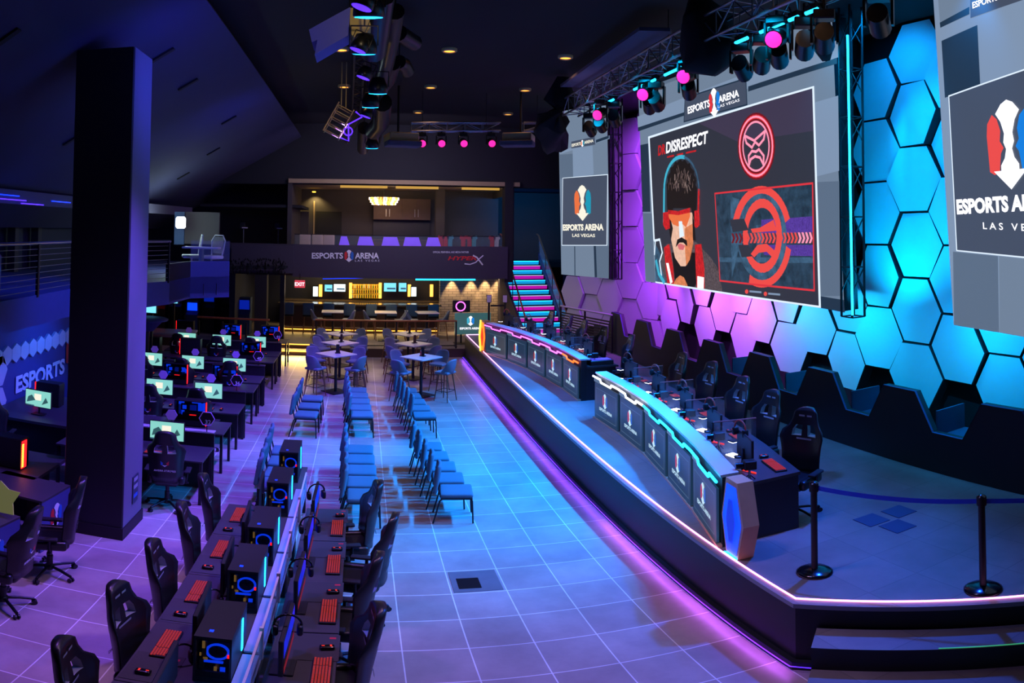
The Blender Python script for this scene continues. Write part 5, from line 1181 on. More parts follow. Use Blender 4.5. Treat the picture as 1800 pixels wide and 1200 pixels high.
# ================================================================ LIT STAIRS
t = stt = thing('lit_staircase', 'staircase with alternating cyan and magenta lit risers', 'stairs', (0, 0, 0))
x0, x1 = 5.55, 7.15; ns = 16
for k in range(ns):
    y = 23.35 + k*0.262; z = 0.3 + k*0.177
    b = MB(); b.box(((x0+x1)/2, y+0.15, z+0.0885-0.01), (x1-x0, 0.30, 0.157), 'step_tread')
    b.box(((x0+x1)/2, y-0.003, z+0.075), (x1-x0-0.02, 0.008, 0.12), 'step_cyan' if k % 2 else 'step_mag'); b.box(((x0+x1)/2, y-0.008, z+0.15), (x1-x0-0.02, 0.02, 0.014), 'led_cyan' if k % 2 else 's_frame')
    b.build('step', t)
for i, x in enumerate((x0-0.03, x1+0.03)):
    b = MB(); q = [(0,0),(16*0.262,16*0.177),(16*0.262,16*0.177+0.35),(0,0.30)]; b.prism(q, 0.05, 'fascia_blue', ((x, 23.3, 0.3), (0,1,0), (0,0,1))); b.build('stringer', t)
for x, nm in ((x0+0.10, 'left'), (x1+0.05, 'right')):
    t = bpy.data.objects.new('handrail', None); C.objects.link(t); t.parent = stt; t.location = (x, 23.3, 0.3)
    b = MB(); b.tube([(0,-0.1,0.95),(0,0.05,1.02),(0,4.2,3.85),(0,4.5,3.90)], 0.032, 'wood_rail' , 8); b.build('rail', t)
    for k in range(5): yy = 0.1+k*1.0; b = MB(); b.cyl((0,yy,yy*0.676),(0,yy,1.0+yy*0.676),0.018,'metal_dark',6); b.build('post', t)
    if nm == 'right': b = MB(); b.prism([(0,0.35),(4.2,3.15),(4.2,3.75),(0,0.95)], 0.01, 'acrylic', ((0,0,0),(0,1,0),(0,0,1))); b.build('glass_infill', t)
area('stair_wall_light', (6.6, 26.0, 5.6), (6.6, 29.5, 4.2), (0.02, 0.26, 0.9), 70, 1.5, 0.3)
b = MB(); b.box((7.2, 29.4, 4.4), (4.2, 0.1, 3.2), 'mezz_wall'); b.box((7.2, 28.6, 2.95), (4.2, 1.8, 0.25), 'wall_black'); struct(b.build('wall_stair_landing'))
b = MB(); b.prism([(-1.9,0),(4.2,0),(4.2,2.9)], 0.08, 'fascia', ((5.42, 23.35, 0.3), (0,1,0), (0,0,1))); struct(b.build('wall_under_stairs'))
# curved blue end panel and slatted rail right of the stairs
t = thing('slatted_railing', 'black slatted railing panel with pale blue top rail right of the stairs', 'railing', (0, 0, 0))
a = Vector((6.35, 21.4, 0)); c = Vector((7.05, 18.6, 0)); U = (c-a).normalized()
b = MB(); b.tube([(a.x, a.y, 1.92), (c.x, c.y, 1.92)], 0.03, 'counter_white', 8); b.build('top_rail', t)
b = MB(); 
for k in range(10): b.box(((a.x+c.x)/2, (a.y+c.y)/2, 0.95+k*0.085), (0.02, (c-a).length, 0.045), 'black', rz=math.atan2(-U.x, U.y)+0)
b.build('slats', t)
for f in (0, 0.5, 1): q = a + (c-a)*f; b = MB(); b.box((q.x, q.y, 1.36), (0.05, 0.05, 1.1), 'black'); b.build('post', t)
# ================================================================ LEFT BALCONY
LB = [(-5.55, 4.0), (-5.55, 12.5), (-4.40, 15.5), (-4.28, 17.0), (-3.42, 17.75), (-4.75, 24.2), (-9, 24.2), (-9, 4.0)]
b = MB(); extrude(LB, 2.50, 3.05, 'fascia_blue', b); struct(b.build('balcony_slab'))
def wallseg(b, p, q, z0, z1, t, mt):
    p, q = Vector((*p, 0)), Vector((*q, 0)); U = (q-p).normalized(); b.prism([(0,z0),((q-p).length,z0),((q-p).length,z1),(0,z1)], -t, mt, (p, U, Vector((0,0,1))))
b = MB(); wallseg(b, LB[2], LB[3], 2.55, 3.45, 0.1, 'wall_black'); wallseg(b, LB[3], LB[4], 2.62, 3.45, 0.1, 'fascia_blue'); wallseg(b, (-4.55, 23.9), (-2.36, 23.9), 2.75, 3.72, 0.12, 'fascia')
for k in (0.33, 0.66): p_ = Vector((*LB[3],0)).lerp(Vector((*LB[4],0)), k); b.box((p_.x+0.01, p_.y-0.01, 2.72), (0.012, 0.012, 0.3), 'black')
struct(b.build('balcony_front'))
b = MB(); wallseg(b, LB[3], LB[4], 3.47, 3.98, 0.02, 'glass'); tag(b.build('glass_railing'), 'glass railing on the blue corner block of the left balcony', 'railing')
t = thing('cable_railing', 'steel cable railing along the left balcony', 'railing', (0, 0, 0))
segs = [((-5.55, 5.0), (-5.55, 12.5)), ((-5.55, 12.5), (-4.40, 15.5))]
for (p, q) in segs:
    b = MB(); 
    for k in range(8): b.tube([(*p, 3.14+k*0.105), (*q, 3.14+k*0.105)], 0.007, 'metal', 4)
    b.build('cables', t)
    b = MB(); b.tube([(*p, 3.98), (*q, 3.98)], 0.03, 'metal', 8); b.build('top_rail', t)
for (x, y) in [(-5.55, 8.0), (-5.55, 9.5), (-5.55, 11.0), (-5.55, 12.5), (-4.97, 14.0), (-4.42, 15.45)]: b = MB(); b.box((x, y, 3.5), (0.05, 0.05, 0.98), 'metal_dark'); b.build('post', t)
b = MB(); b.box((-6.35, 9.6, 3.44), (0.7, 1.9, 0.78), 'grey_fabric', bev=0.08); o = b.build('booth_sofa'); MATS; tag(o, 'pink grey upholstered booth behind the cable railing of the left balcony', 'sofa')
b = MB(); b.box((-8.9, 14, 4.1), (0.15, 22, 2.2), 'wall_dark'); struct(b.build('wall_balcony'))
for i, y in enumerate((11.6, 12.6, 13.9)):
    b = MB(); b.box((-8.6, y+3, 4.0), (0.22, 0.22, 2.0), 'mezz_wall'); tag(b.build('wooden_post'), f'{ORD[i]} from the left of the dim posts behind the left balcony', 'post', 'posts behind the left balcony')
# soffit edge with light streaks
b = MB(); wallseg(b, (-6.6, 6.0), (-6.6, 15.2), 4.70, 4.98, 0.3, 'soffit'); wallseg(b, (-6.6, 15.2), (-5.9, 23.5), 4.70, 4.98, 0.3, 'soffit'); struct(b.build('trim_1'))
for i, (y0, y1, z, mt) in enumerate([(11.2,12.1,4.86,'led_blue'), (11.2,12.4,4.78,'led_violet'), (13.6,14.6,4.82,'led_blue'), (12.2,13.2,4.72,'led_violet'), (15.6,17.2,4.80,'led_violet')]):
    b = MB(); b.box((-6.57 + (0.1 if i == 4 else 0), (y0+y1)/2, z), (0.02, y1-y0, 0.02), mt); tag(b.build('light_streak'), ['upper blue strip at the photo edge on the left balcony soffit', 'violet strip at the photo edge on the left balcony soffit', 'blue strip beside the column on the left balcony soffit', 'low violet strip on the left balcony soffit', 'violet strip right of the column on the balcony soffit'][i], 'light strip', 'soffit light strips')
# lit glass box, white armchairs on the corner balcony
p = YP(317, 391, 19.5); b = MB(); b.box((p.x, 19.55, p.z), (0.30, 0.10, 0.34), 'led_white', bev=0.06); tag(b.build('bright_floodlight'), 'bright square white floodlight behind the corner balcony glass', 'light')
d = bpy.data.lights.new('floodlight_lamp', 'POINT'); d.energy = 70; d.color = (0.7, 0.95, 1.0); d.shadow_soft_size = 0.2; o = bpy.data.objects.new('floodlight_lamp', d); C.objects.link(o); o.location = (p.x, 19.3, p.z)
b = MB(); q0, q1 = YP(322, 372, 20.2), YP(384, 430, 20.2); b.box(((q0.x+q1.x)/2, 20.3, (q0.z+q1.z)/2), (q1.x-q0.x, 0.1, q0.z-q1.z), 'mezz_wall'); q0, q1 = YP(306, 372, 20.1), YP(322, 430, 20.1); b.box(((q0.x+q1.x)/2, 20.2, (q0.z+q1.z)/2), (q1.x-q0.x, 0.05, q0.z-q1.z), 'recess'); struct(b.build('wall_booth'))
b = MB(); q0, q1 = YP(405, 378, 27.6), YP(520, 440, 27.6); b.box(((q0.x+q1.x)/2, 27.7, (q0.z+q1.z)/2), (q1.x-q0.x+1, 0.1, q0.z-q1.z+0.4), 'mezz_wall'); b.box(((q0.x+q1.x)/2, 26.0, q0.z+0.3), (q1.x-q0.x+1, 3.4, 0.1), 'wall_black'); struct(b.build('wall_lounge'))
spot('lounge_lamp', (-3.95, 26.8, 5.3), (-3.9, 27.6, 4.3), (1.0, 0.5, 0.15), 16, 90, 0.9, 0.1)
def armchair(x, y, z, rz, lb):
    t = thing('mesh_chair', lb, 'chair', (x, y, z), rz, 'pale chairs on the corner balcony')
    b = MB(); b.pad((0,0,0.45),(0.5,0.5,0.10),0.04,'cloth_white'); b.build('seat', t); b = MB(); b.tube([(-0.2,-0.22,0.5),(-0.25,-0.28,0.9),(-0.15,-0.30,1.05),(0.15,-0.30,1.05),(0.25,-0.28,0.9),(0.2,-0.22,0.5)],0.02,'cloth_white',6); b.box((0,-0.26,0.78),(0.40,0.012,0.46),'grey_fabric',rx=R(8)); b.build('backrest', t)
    b = MB(); b.cyl((0,0,0.05),(0,0,0.42),0.03,'metal',8)
    for k in range(5): a = k*2*PI/5; b.cyl((0,0,0.08),(0.28*math.cos(a),0.28*math.sin(a),0.02),0.016,'metal',6)
    b.build('star_base', t)
armchair(-4.1, 18.6, 3.05, 2.6, 'pale mesh chair behind the corner balcony glass'); armchair(-4.7, 18.7, 3.05, 1.9, 'pale chair turned sideways beside the floodlight')
b = MB(); b.box((-4.3, 18.25, 3.76), (1.0, 0.45, 0.05), 'cloth_white', bev=0.01); b.box((-4.3, 18.25, 3.39), (0.08, 0.3, 0.69), 'metal'); tag(b.build('white_table'), 'white table on the corner balcony', 'table')
for i, px in enumerate((426, 487)):
    p = YP(px, 425, 25.5); t = thing('camera_on_tripod', ['left', 'right'][i] + ' dark device on a pole on the back balcony', 'camera', (p.x, 25.5, 2.95), 0, 'devices on poles'); b = MB(); b.box((0,0,1.45),(0.22,0.2,0.28),'black',bev=0.03); b.box((0.10,-0.1,1.36),(0.20,0.12,0.04),'counter_white'); b.build('head', t); b = MB(); b.cyl((0.04,0,0),(0.04,0,1.35),0.02,'metal',6); b.lathe([(0.2,0),(0.2,0.02),(0,0.03)],'black',n=12); b.build('pole', t)
# cluster of stacked dark fixtures hanging on the back balcony front
for i in range(7):
    px = 408+i*14.5; p = YP(px, 470, 23.55); t = thing('hanging_plant', f'{ORD[i]} from the left of the dark trailing plants on the back balcony front', 'plant', (p.x, 23.62, p.z+0.05), 0, 'dark trailing plants')
    b = MB(); b.box((0,0.06,-0.05),(0.26,0.14,0.12),'black'); b.build('planter', t); b = MB()
    for k in range(26): a = rnd.uniform(0,2*PI); r = rnd.uniform(0.03,0.17); z = rnd.uniform(-0.30,0.22); b.add([(r*math.cos(a), r*math.sin(a)*0.5-0.05, z), (r*math.cos(a)+0.05, r*math.sin(a)*0.5-0.08, z+0.02), (r*math.cos(a)+0.02, r*math.sin(a)*0.5-0.06, z+0.09)], [(0,1,2)], 'drape')
    b.tube([(0,0,0),(0.02,-0.04,0.1),(0.0,-0.06,-0.25)],0.01,'drape',5); b.build('foliage', t)
# wall under the left balcony, with blue hexagons and big lettering
b = MB(); b.box((-6.6, 11.5, 1.25), (0.12, 17, 2.5), 'fascia_blue'); lw = struct(b.build('wall_left_lower'))
for k in range(26):
    y = 7.0 + k*0.36; b = MB(); r = 0.20
    for (zz, sh) in ((1.72, 0), (1.35, 0.18)):
        if zz < 1.5 and k > 7: continue
        b.prism([(r*math.cos(a*PI/3+PI/6), r*math.sin(a*PI/3+PI/6)) for a in range(6)], 0.05, 'hex_panel', ((-6.54, y+sh, zz), (0,1,0), (0,0,1)))
    b.build('hexagon_panel', lw)
for k in range(5):
    b = MB(); b.prism([(0.34*math.cos(a*PI/3), 0.34*math.sin(a*PI/3)) for a in range(6)], 0.05, 'hex_panel', ((-6.54, 11.35 - (0.3 if k % 2 else 0), 1.45-0.32*k), (0,1,0), (0,0,1))); b.build('hexagon_panel', lw)
fl = (Vector((-6.53, 0, 0)), Vector((0, 1, 0)), Vector((0, 0, 1)))
b = MB(); A_, B_ = uv(26, 690, fl), uv(112, 657, fl); hh = 0.34
vs, fs = text_mesh('ESPORTS', 0.04); w_ = max(p[0] for p in vs); b.text('ESPORTS', hh/0.72, 'logo_white', fl, (A_[0], A_[1]), 0.02, 'LEFT', 0.04, (B_[0]-A_[0])/(w_*hh/0.72)); emblem(b, fl, (B_[0]+0.38, 1.35), 0.85, lift=0.02)
tag(b.build('wall_lettering'), 'pale lettering and red profile emblem on the blue left wall', 'sign')
spot('left_wall_light', (-5.0, 9.0, 2.4), (-6.6, 9.5, 1.4), (0.02, 0.12, 1.0), 150, 120, 0.9, 0.2); spot('left_wall_light', (-5.0, 13.0, 2.4), (-6.6, 13.0, 1.4), (0.02, 0.12, 1.0), 150, 120, 0.9, 0.2)
spot('balcony_front_light', (-1.0, 12.0, 7.0), (-5.5, 12.5, 2.8), (0.04, 0.08, 1.0), 1700, 50, 0.9, 0.2); spot('balcony_front_light', (-1.4, 13.0, 6.9), (-3.8, 17.4, 3.0), (0.12, 0.10, 1.0), 700, 30, 0.9, 0.2)
# printed desks at the left edge with chairs
def printdesk(x0, y0, x1, y1, lb):
    t = thing('streaming_desk', lb, 'desk', (0,0,0), 0, 'printed desks at the left edge')
    p, q = Vector((x0,y0,0)), Vector((x1,y1,0)); U = (q-p).normalized(); fr = (p, U, Vector((0,0,1))); L_ = (q-p).length
    b = MB(); b.prism([(0,0),(L_,0),(L_,0.74),(0,0.74)], -0.04, 'fascia_blue', fr)
    b.text('ESPORTS', 0.13, 'logo_white', fr, (L_*0.5, 0.10), 0.006, 'CENTER', 0.03); emblem(b, fr, (L_*0.5, 0.45), 0.36, lift=0.006)
    b.poly([(0.03,0.02),(L_-0.03,0.02),(L_-0.03,0.06),(0.03,0.06)], 'acrylic', fr, 0.006); b.build('printed_front', t)
    N = U.cross(Vector((0,0,1))); c_ = (p+q)/2 - N*0.5; b = MB(); b.box((c_.x, c_.y, 0.755), (1.0, L_, 0.03), 'desk', rz=math.atan2(U.y,U.x)-PI/2); b.build('desktop', t)
    b = MB()
    for f in (0.06, L_-0.06): e = p + U*f - N*0.92; b.box((e.x, e.y, 0.37), (0.05, 0.05, 0.74), 'metal_dark')
    b.build('legs', t).name = 'leg_frame'
printdesk(-3.78, 6.15, -3.66, 7.0, 'blue printed desk front at the left photo edge'); printdesk(-3.66, 7.55, -3.60, 8.25, 'blue printed desk front between the photo edge and the black column')
dup(GC, (-3.32, 7.10, 0), 1.9, 'gaming chair with its base showing, left of the black column', 'gaming chairs at the left edge'); dup(GC, (-3.38, 6.15, 0), 1.6, 'gaming chair cut by the left photo edge', 'gaming chairs at the left edge')
b = MB(); b.prism([(0,0),(0.34,0.06),(0.30,0.2),(0.40,0.36),(0.2,0.34),(0.03,0.40)], 0.01, 'poster', ((-3.98, 6.98, 0.775), (0.9,-0.35,0), (0,0.2,1))); tag(b.build('poster'), 'crumpled yellow green poster leaning on the left desk', 'poster')
def yp_on(px, py, z): return P(px, py, z)
p = P(35, 800, 1.0); t = thing('computer_tower', 'computer tower with glowing orange yellow strip at the left photo edge', 'computer', (p.x-0.2, p.y+0.1, 0.77)); b = MB(); b.box((0,0,0.24),(0.45,0.24,0.46),'black',bev=0.01); b.build('case', t)
b = MB()
for k in range(14): b.box((0.235,-0.09,0.06+k*0.026),(0.012,0.05,0.016),'led_yellow')
b.box((0.236,-0.05,0.24),(0.008,0.14,0.42),'led_red'); b.build('light_strip', t)
b = MB(); b.box((p.x-0.3, p.y+0.3, 0.745), (1.3, 1.1, 0.05), 'desk'); b.box((p.x-0.3, p.y+0.3, 0.36), (0.9, 0.7, 0.72), 'black_matte'); tag(b.build('equipment_desk'), 'dark desk under the orange lit computer at the left photo edge', 'desk')
p = P(75, 715, 0.80); t = thing('computer_tower', 'plain dark tower with red strip left of the black column', 'computer', (p.x+0.0, p.y+0.3, 0.77)); b = MB(); b.box((0,0,0.24),(0.50,0.24,0.46),'black',bev=0.01); b.build('case', t); b = MB(); b.box((-0.262,-0.09,0.24),(0.02,0.04,0.44),'led_red'); b.box((-0.22,-0.125,0.02),(0.1,0.01,0.02),'led_red'); b.build('light_strip', t)
b = MB(); b.box((p.x+0.1, p.y+0.1, 0.74), (1.7, 1.9, 0.05), 'desk'); b.box((p.x+0.1, p.y+0.1, 0.36), (1.3, 1.4, 0.7), 'black_matte'); tag(b.build('equipment_desk'), 'dark desk under the lit monitor left of the black column', 'desk')
n = dup(MG, (p.x+0.12, p.y-0.42, 0.77), -0.1, 'lit monitor with bright game picture left of the black column', 'lit monitors left of the column'); dup(GC, (p.x-0.25, p.y-1.30, 0), 0.2, 'gaming chair in front of the lit monitor left of the black column', 'gaming chairs at the left edge')
# things under the balcony: bright screens, arcade shapes, brown rail
for i, (x0,y0,x1,y1,yy,mt,lb) in enumerate([(257,535,274,550,17.5,'tv_blue','bright cyan screen right of the black column under the balcony'), (297,525,312,533,20.5,'tv_blue','small blue screen under the left balcony'), (450,513,461,519,27,'tv_white','small white screen in the doorway left of the bar')]):
    a, c = YP(x0,y0,yy), YP(x1,y1,yy); t = thing('wall_screen', lb, 'screen', ((a.x+c.x)/2, yy, min(a.z,c.z))); b = MB(); b.box((0,0.04,abs(a.z-c.z)/2),(abs(c.x-a.x)+0.05,0.05,abs(a.z-c.z)+0.05),'black'); b.build('casing', t); b = MB(); b.box((0,0.0,abs(a.z-c.z)/2),(abs(c.x-a.x),0.02,abs(a.z-c.z)),mt); b.build('screen', t)
    b = MB(); b.box((0,0.09,-min(a.z,c.z)/2+0.0),(0.06,0.06,min(a.z,c.z)),'black'); b.box((0,0.08,-min(a.z,c.z)+0.01),(0.4,0.3,0.02),'black'); b.build('stand', t)
t = thing('wooden_handrail', 'brown wooden handrail crossing behind the left block of computers', 'railing', (0,0,0)); a, c = YP(345, 563, 22.6), YP(475, 556, 22.9)
b = MB(); b.box(((a.x+c.x)/2, 22.75, (a.z+c.z)/2), (c.x-a.x, 0.10, 0.06), 'wood_rail', bev=0.01); b.build('top_rail', t)
for f in (0.02, 0.35, 0.68, 0.98): b = MB(); b.box((a.x+(c.x-a.x)*f, 22.78, a.z/2), (0.05,0.05,a.z-0.03), 'black'); b.build('post', t)
for i, (px, hgt, mt) in enumerate([(282,1.5,'cabinet'), (310,1.7,'black'), (339,1.2,'fascia_blue'), (368,1.75,'black'), (400,1.8,'metal_dark'), (430,1.4,'recess')]):
    p = YP(px, 560, 25.6); t = thing('arcade_cabinet', f'{ORD[i]} from the left of the dim game cabinets under the left balcony' , 'cabinet', (p.x, 25.6, 0.3), 0, 'dim cabinets under the left balcony')
    b = MB(); b.prism([(0,0),(0.55,0),(0.55,hgt*0.55),(0.40,hgt*0.62),(0.45,hgt),(0,hgt)], 0.46, mt, ((0.23,0.3,0),(0,-1,0),(0,0,1))); b.build('body', t); b = MB(); b.box((0,-0.13,hgt*0.80),(0.38,0.02,hgt*0.25),['led_redsoft','pc_blue','pc_blue','led_deepblue','pc_inside','led_deepblue'][i]); b.build('screen', t)
# round shelf table fixed beside the column
p = P(258, 562, 1.9); b = MB(); b.lathe([(0.0,-0.30),(0.18,-0.28),(0.40,-0.04),(0.55,0.0),(0.55,0.04),(0,0.04)], 'fascia_blue', n=24); b.cyl((0,0,-1.9),(0,0,-0.28),0.08,'pillar',12); o = b.build('round_ledge_table', None, (p.x, p.y, 1.9)); tag(o, 'tall round ledge table with violet top just right of the black column', 'table')
# lounge tables right under the corner balcony
b = MB(); p = P(300, 583, 1.15); b.box((0,0,0), (1.5, 0.9, 0.05), 'table_white', bev=0.01, rz=0.1)
for s in (-0.6, 0.6): b.cyl((s,0,-1.15),(s,0,0),0.03,'metal_dark',8)
o = b.build('side_table', None, (p.x, p.y, 1.15)); tag(o, 'pale high table glowing violet beside the black column', 'table')
# ================================================================ CEILING DOWNLIGHTS
k = 0
for (px, py) in [(600,88),(790,90),(994,102),(605,153),(757,154),(923,159),(735,198),(893,201)]:
    p = P(px, py, 8.0); t = thing('ceiling_downlight', ['left disc light of the row nearest the camera on the black ceiling','middle disc light of the row nearest the camera on the black ceiling','right disc light of the row nearest the camera on the black ceiling','left disc light of the second row on the black ceiling','middle disc light of the second row on the black ceiling','right disc light of the second row on the black ceiling','left disc light of the far row on the black ceiling','right disc light of the far row on the black ceiling'][k], 'light', (p.x, p.y, 7.98), 0, 'disc lights on the black ceiling'); k += 1
    b = MB(); b.lathe([(0.16,0.07),(0.16,0.02),(0.125,0.0),(0.12,0.03)], 'speaker_tan', n=20); b.build('trim_ring', t); b = MB(); b.lathe([(0.12,0.026),(0.0,0.026)], 'led_warmdisc', n=20); b.build('lamp_face', t)
# dark slots in the sloped ceiling
def slope(px, py):
    O = Vector((-8.2, -3, 4.2)); Nn = Vector((0.872,0,0.49)).cross(Vector((0,1,0))); r = sight(px, py); e = Vector((0,0,H)); t_ = (O-e).dot(Nn)/r.dot(Nn); return e + r*t_
for i, (px, py) in enumerate([(330,147),(402,210),(375,265),(322,308),(128,243),(8,66),(285,95)]):
    p = slope(px, py); b = MB(); b.box((0,0,0), (0.42, 0.09, 0.03), 'black_matte', ry=-R(29.3)); o = b.build('ceiling_slot', None, (p.x+0.01, p.y, p.z-0.02), 0); tag(o, ['slot just right of the column top', 'upper middle slot right of the column', 'lower middle slot right of the column', 'lowest slot right of the column', 'slot left of the column', 'slot at the left photo edge', 'topmost slot near the column head'][i] + ' in the sloped blue ceiling', 'vent', 'dark slots in the sloped ceiling')
# ================================================================ TRUSSES
def truss(name, a, c, w, label, mt='truss', step=0.45):
    a, c = Vector(a), Vector(c); d = (c-a); L_ = d.length; d.normalize(); s = d.cross(Vector((0,0,1))).normalized()*w/2; u = Vector((0,0,w/2))
    t = thing(name, label, 'truss', a); z = Vector((0,0,0))
    for e in (s+u, s-u, -s+u, -s-u): b = MB(); b.cyl(e, e+d*L_, 0.024, mt, 7); b.build('chord', t)
    b = MB(); n = int(L_/step)
    for i in range(n):
        p, q = d*(L_*i/n), d*(L_*(i+1)/n)
        for e, f in ((s+u, s-u), (-s+u, -s-u), (s+u, -s+u), (s-u, -s-u)):
            b.cyl(p+(e if i % 2 else f), q+(f if i % 2 else e), 0.011, mt, 5, cap=False); b.cyl(p+e, p+f, 0.011, mt, 5, cap=False)
    b.build('bracing', t); return t
def hanger(b, p, z=8.05): b.cyl(p, (p[0], p[1], z), 0.008, 'metal_dark', 5)
t = truss('lighting_truss', (1.25, 18, 7.04), (3.62, 18, 7.12), 0.22, 'left aluminium truss carrying four pink lights above the bar end'); 
b = MB(); [hanger(b, (x, 0, 0.1), 1.0) for x in (0.3, 2.0)]; b.build('hanging_wire', t)
t = truss('lighting_truss', (4.25, 18, 7.15), (5.0, 18, 7.18), 0.22, 'short aluminium truss beside the tan projector'); b = MB(); hanger(b, (0.4, 0, 0.1), 0.95); b.build('hanging_wire', t)
def make_moving(lens):
    t = thing('stage_light', 'x', 'light')       # hangs from origin, head points local -z/+y
    b = MB(); b.cyl((0,0,-0.02),(0,0,0.14),0.02,'metal_dark',6); b.box((0,0,-0.05),(0.22,0.16,0.09),'lamp_black_body',bev=0.01); b.build('base', t)
    b = MB(); 
    for s in (-1,1): b.box((s*0.13,0,-0.19),(0.025,0.07,0.24),'lamp_black_body')
    b.build('yoke', t)
    b = MB(); b.cyl((0,-0.09,-0.22),(0,0.13,-0.30),0.10,'lamp_black_body',14,0.105); b.build('lamp_head', t)
    b = MB(); b.cyl((0,0.13,-0.30),(0,0.14,-0.304),0.092,lens,14); b.build('lens', t); return t
MVP = make_moving('led_pink'); MVC = make_moving('led_cyan'); MVD = make_moving('black_gloss')
for i, px in enumerate((742, 776, 815, 864)):
    p = YP(px, 253, 18.0); dup(MVP, (p.x, 18.05, p.z+0.30), PI, f'{ORD[i]} from the left of the four pink stage lights over the bar end', 'pink stage lights over the bar end')
# projectors
def projector(px0, py0, y, lb, rz):
    p = YP(px0, py0, y); t = thing('projector', lb, 'projector', (p.x, y, p.z), rz); b = MB(); b.box((0,0,0),(0.75,0.7,0.22),'speaker_tan',bev=0.02); b.build('body', t); b = MB(); b.box((0,-0.2,-0.17),(0.85,0.5,0.14),'soffit',bev=0.02); b.build('lower_housing', t)
    b = MB(); b.cyl((0,0.3,0.1),(0,0.3,8.05-p.z),0.03,'metal_dark',8); b.build('ceiling_mount', t)
projector(705, 243, 17.2, 'tan and grey projector left of the pink lights', 0.2); projector(912, 243, 17.4, 'tan and grey projector right of the pink lights', -0.4)
# ---- centre cluster: long truss towards the back with many lamps, ducts and speakers
ct = truss('lighting_truss', (0.05, 6.5, 7.86), (-0.25, 21.5, 7.86), 0.22, 'long dark truss running from above the camera towards the bar', 'black')
b = MB(); [hanger(b, (0, y, 0.1), 0.18) for y in (1.5, 6, 11)]; b.build('hanging_wire', ct)
def make_par(lens):
    t = thing('flood_light', 'x', 'light'); b = MB(); b.lathe([(0.0,0.22),(0.10,0.20),(0.16,0.05),(0.165,-0.05),(0.15,-0.06)], 'lamp_black_body', n=18); b.build('lamp_body', t)
    b = MB(); b.lathe([(0.15,-0.066),(0.08,-0.075),(0.0,-0.078)], lens, n=18); b.build('lens', t)
    b = MB(); b.tube([(-0.17,0,0.05),(-0.17,0,0.30),(0.17,0,0.30),(0.17,0,0.05)],0.012,'metal_dark',6); b.cyl((0,0,0.30),(0,0,0.42),0.012,'metal_dark',6); b.build('yoke', t); return t
PC_, PV = make_par('led_cyan'), make_par('led_violet')
for i, (px, py, y, src, nm) in enumerate([(648,28,8.2,PC_,'cyan flood light at the top of the central cluster'), (640,93,10.0,PC_,'cyan flood light under the blue side panel'), (664,163,13.0,PC_,'cyan flood light halfway down the central cluster'), (651,187,14.5,PC_,'lower cyan flood light of the central cluster'), (654,259,19.5,PC_,'lowest small cyan flood light of the central cluster'), (638,15,7.6,PV,'violet flood light at the top of the central cluster'), (631,90,9.7,PV,'violet flood light left of the upper cyan one'), (640,138,11.8,PV,'violet flood light in the middle of the central cluster'), (644,206,15.5,PV,'violet flood light low in the central cluster')]):
    y *= 0.86; p = YP(px, py, y); o = dup(src, (p.x, y, p.z+0.05), 0, nm, 'flood lights of the central cluster'); o.rotation_euler = (0.25 if src is PC_ else 0.0, 0.35 if src is PV else 0.0, 0); o.scale = (1.0,)*3 if i < 5 else (0.68,)*3
    if 8.03-p.z > 0.5:
        b = MB(); b.cyl((0,0,0.40),(0,0,(8.04-p.z)/o.scale[0]),0.008,'metal_dark',5); b.build('hanging_rod', o)
# fabric sleeves / ducts
for i, (pts_, r) in enumerate([([(668,-10,8.6),(660,50,9.3),(655,90,9.8)],0.20), ([(695,20,9.5),(690,60,10.5),(680,110,11.5),(668,150,12.5)],0.13), ([(690,110,12.0),(682,140,13.0),(660,165,13.8)],0.15), ([(672,180,14),(670,215,15.5),(655,232,16)],0.20), ([(640,225,16.5),(638,262,18.5)],0.16), ([(664,222,16.5),(660,250,18)],0.14), ([(702,95,13),(710,110,13.2),(716,125,13.6)],0.14), ([(702,20,11),(716,2,11.3),(730,-12,11.6)],0.14)]):
    q = [YP(*a) for a in pts_]; q = [Vector((v.x, v.y, min(v.z, 7.72-r))) for v in q]; b = MB(); b.tube(q, r, 'lamp_black_body', 12); m_ = q[0]; b.cyl(m_, (m_.x, m_.y, 8.03), 0.01, 'metal_dark', 5)
    tag(b.build('moving_head_body'), f'{ORD[i]} counted downwards of the long dark lamp housings in the central cluster', 'light', 'dark lamp housings of the central cluster')
# speaker with blue side panel at top
p = YP(585, 50, 8.6); t = thing('hanging_speaker', 'large hanging speaker with blue side and tan front at the top of the central cluster', 'speaker', p)
fr = (Vector((0,0,0)), Vector((1,0,0)), Vector((0,0,1))); A_ = [YP(x, y, 8.6)-p for x, y in [(543,52),(548,74),(558,70),(553,96),(612,62),(616,12)]]
b = MB(); b.prism([(v.x, v.z) for v in A_], -0.45, 'speaker_blue', fr); b.build('side_panel', t)
A_ = [YP(x, y, 8.7)-p for x, y in [(614,14),(616,58),(627,72),(640,66),(652,45),(648,30),(628,14)]]; b = MB(); b.prism([(v.x, v.z) for v in A_], -0.35, 'speaker_tan', (Vector((0,0.1,0)), Vector((1,0,0)), Vector((0,0,1)))); b.build('front_grille', t)
b = MB(); q = YP(615, 12, 8.7)-p; b.cyl(q+Vector((0,0.2,-0.02)), (q.x, q.y+0.2, 8.05-p.z), 0.02, 'metal_dark', 6); b.build('bracket', t)
spot('cluster_warm_light', (0.3, 7.4, 7.0), (-0.4, 8.8, 7.1), (1.0, 0.75, 0.4), 25, 70, 0.8, 0.1); spot('cluster_blue_light', (-2.2, 7.0, 6.0), (-0.7, 8.8, 7.2), (0.25, 0.25, 1.0), 70, 60, 0.8, 0.1)
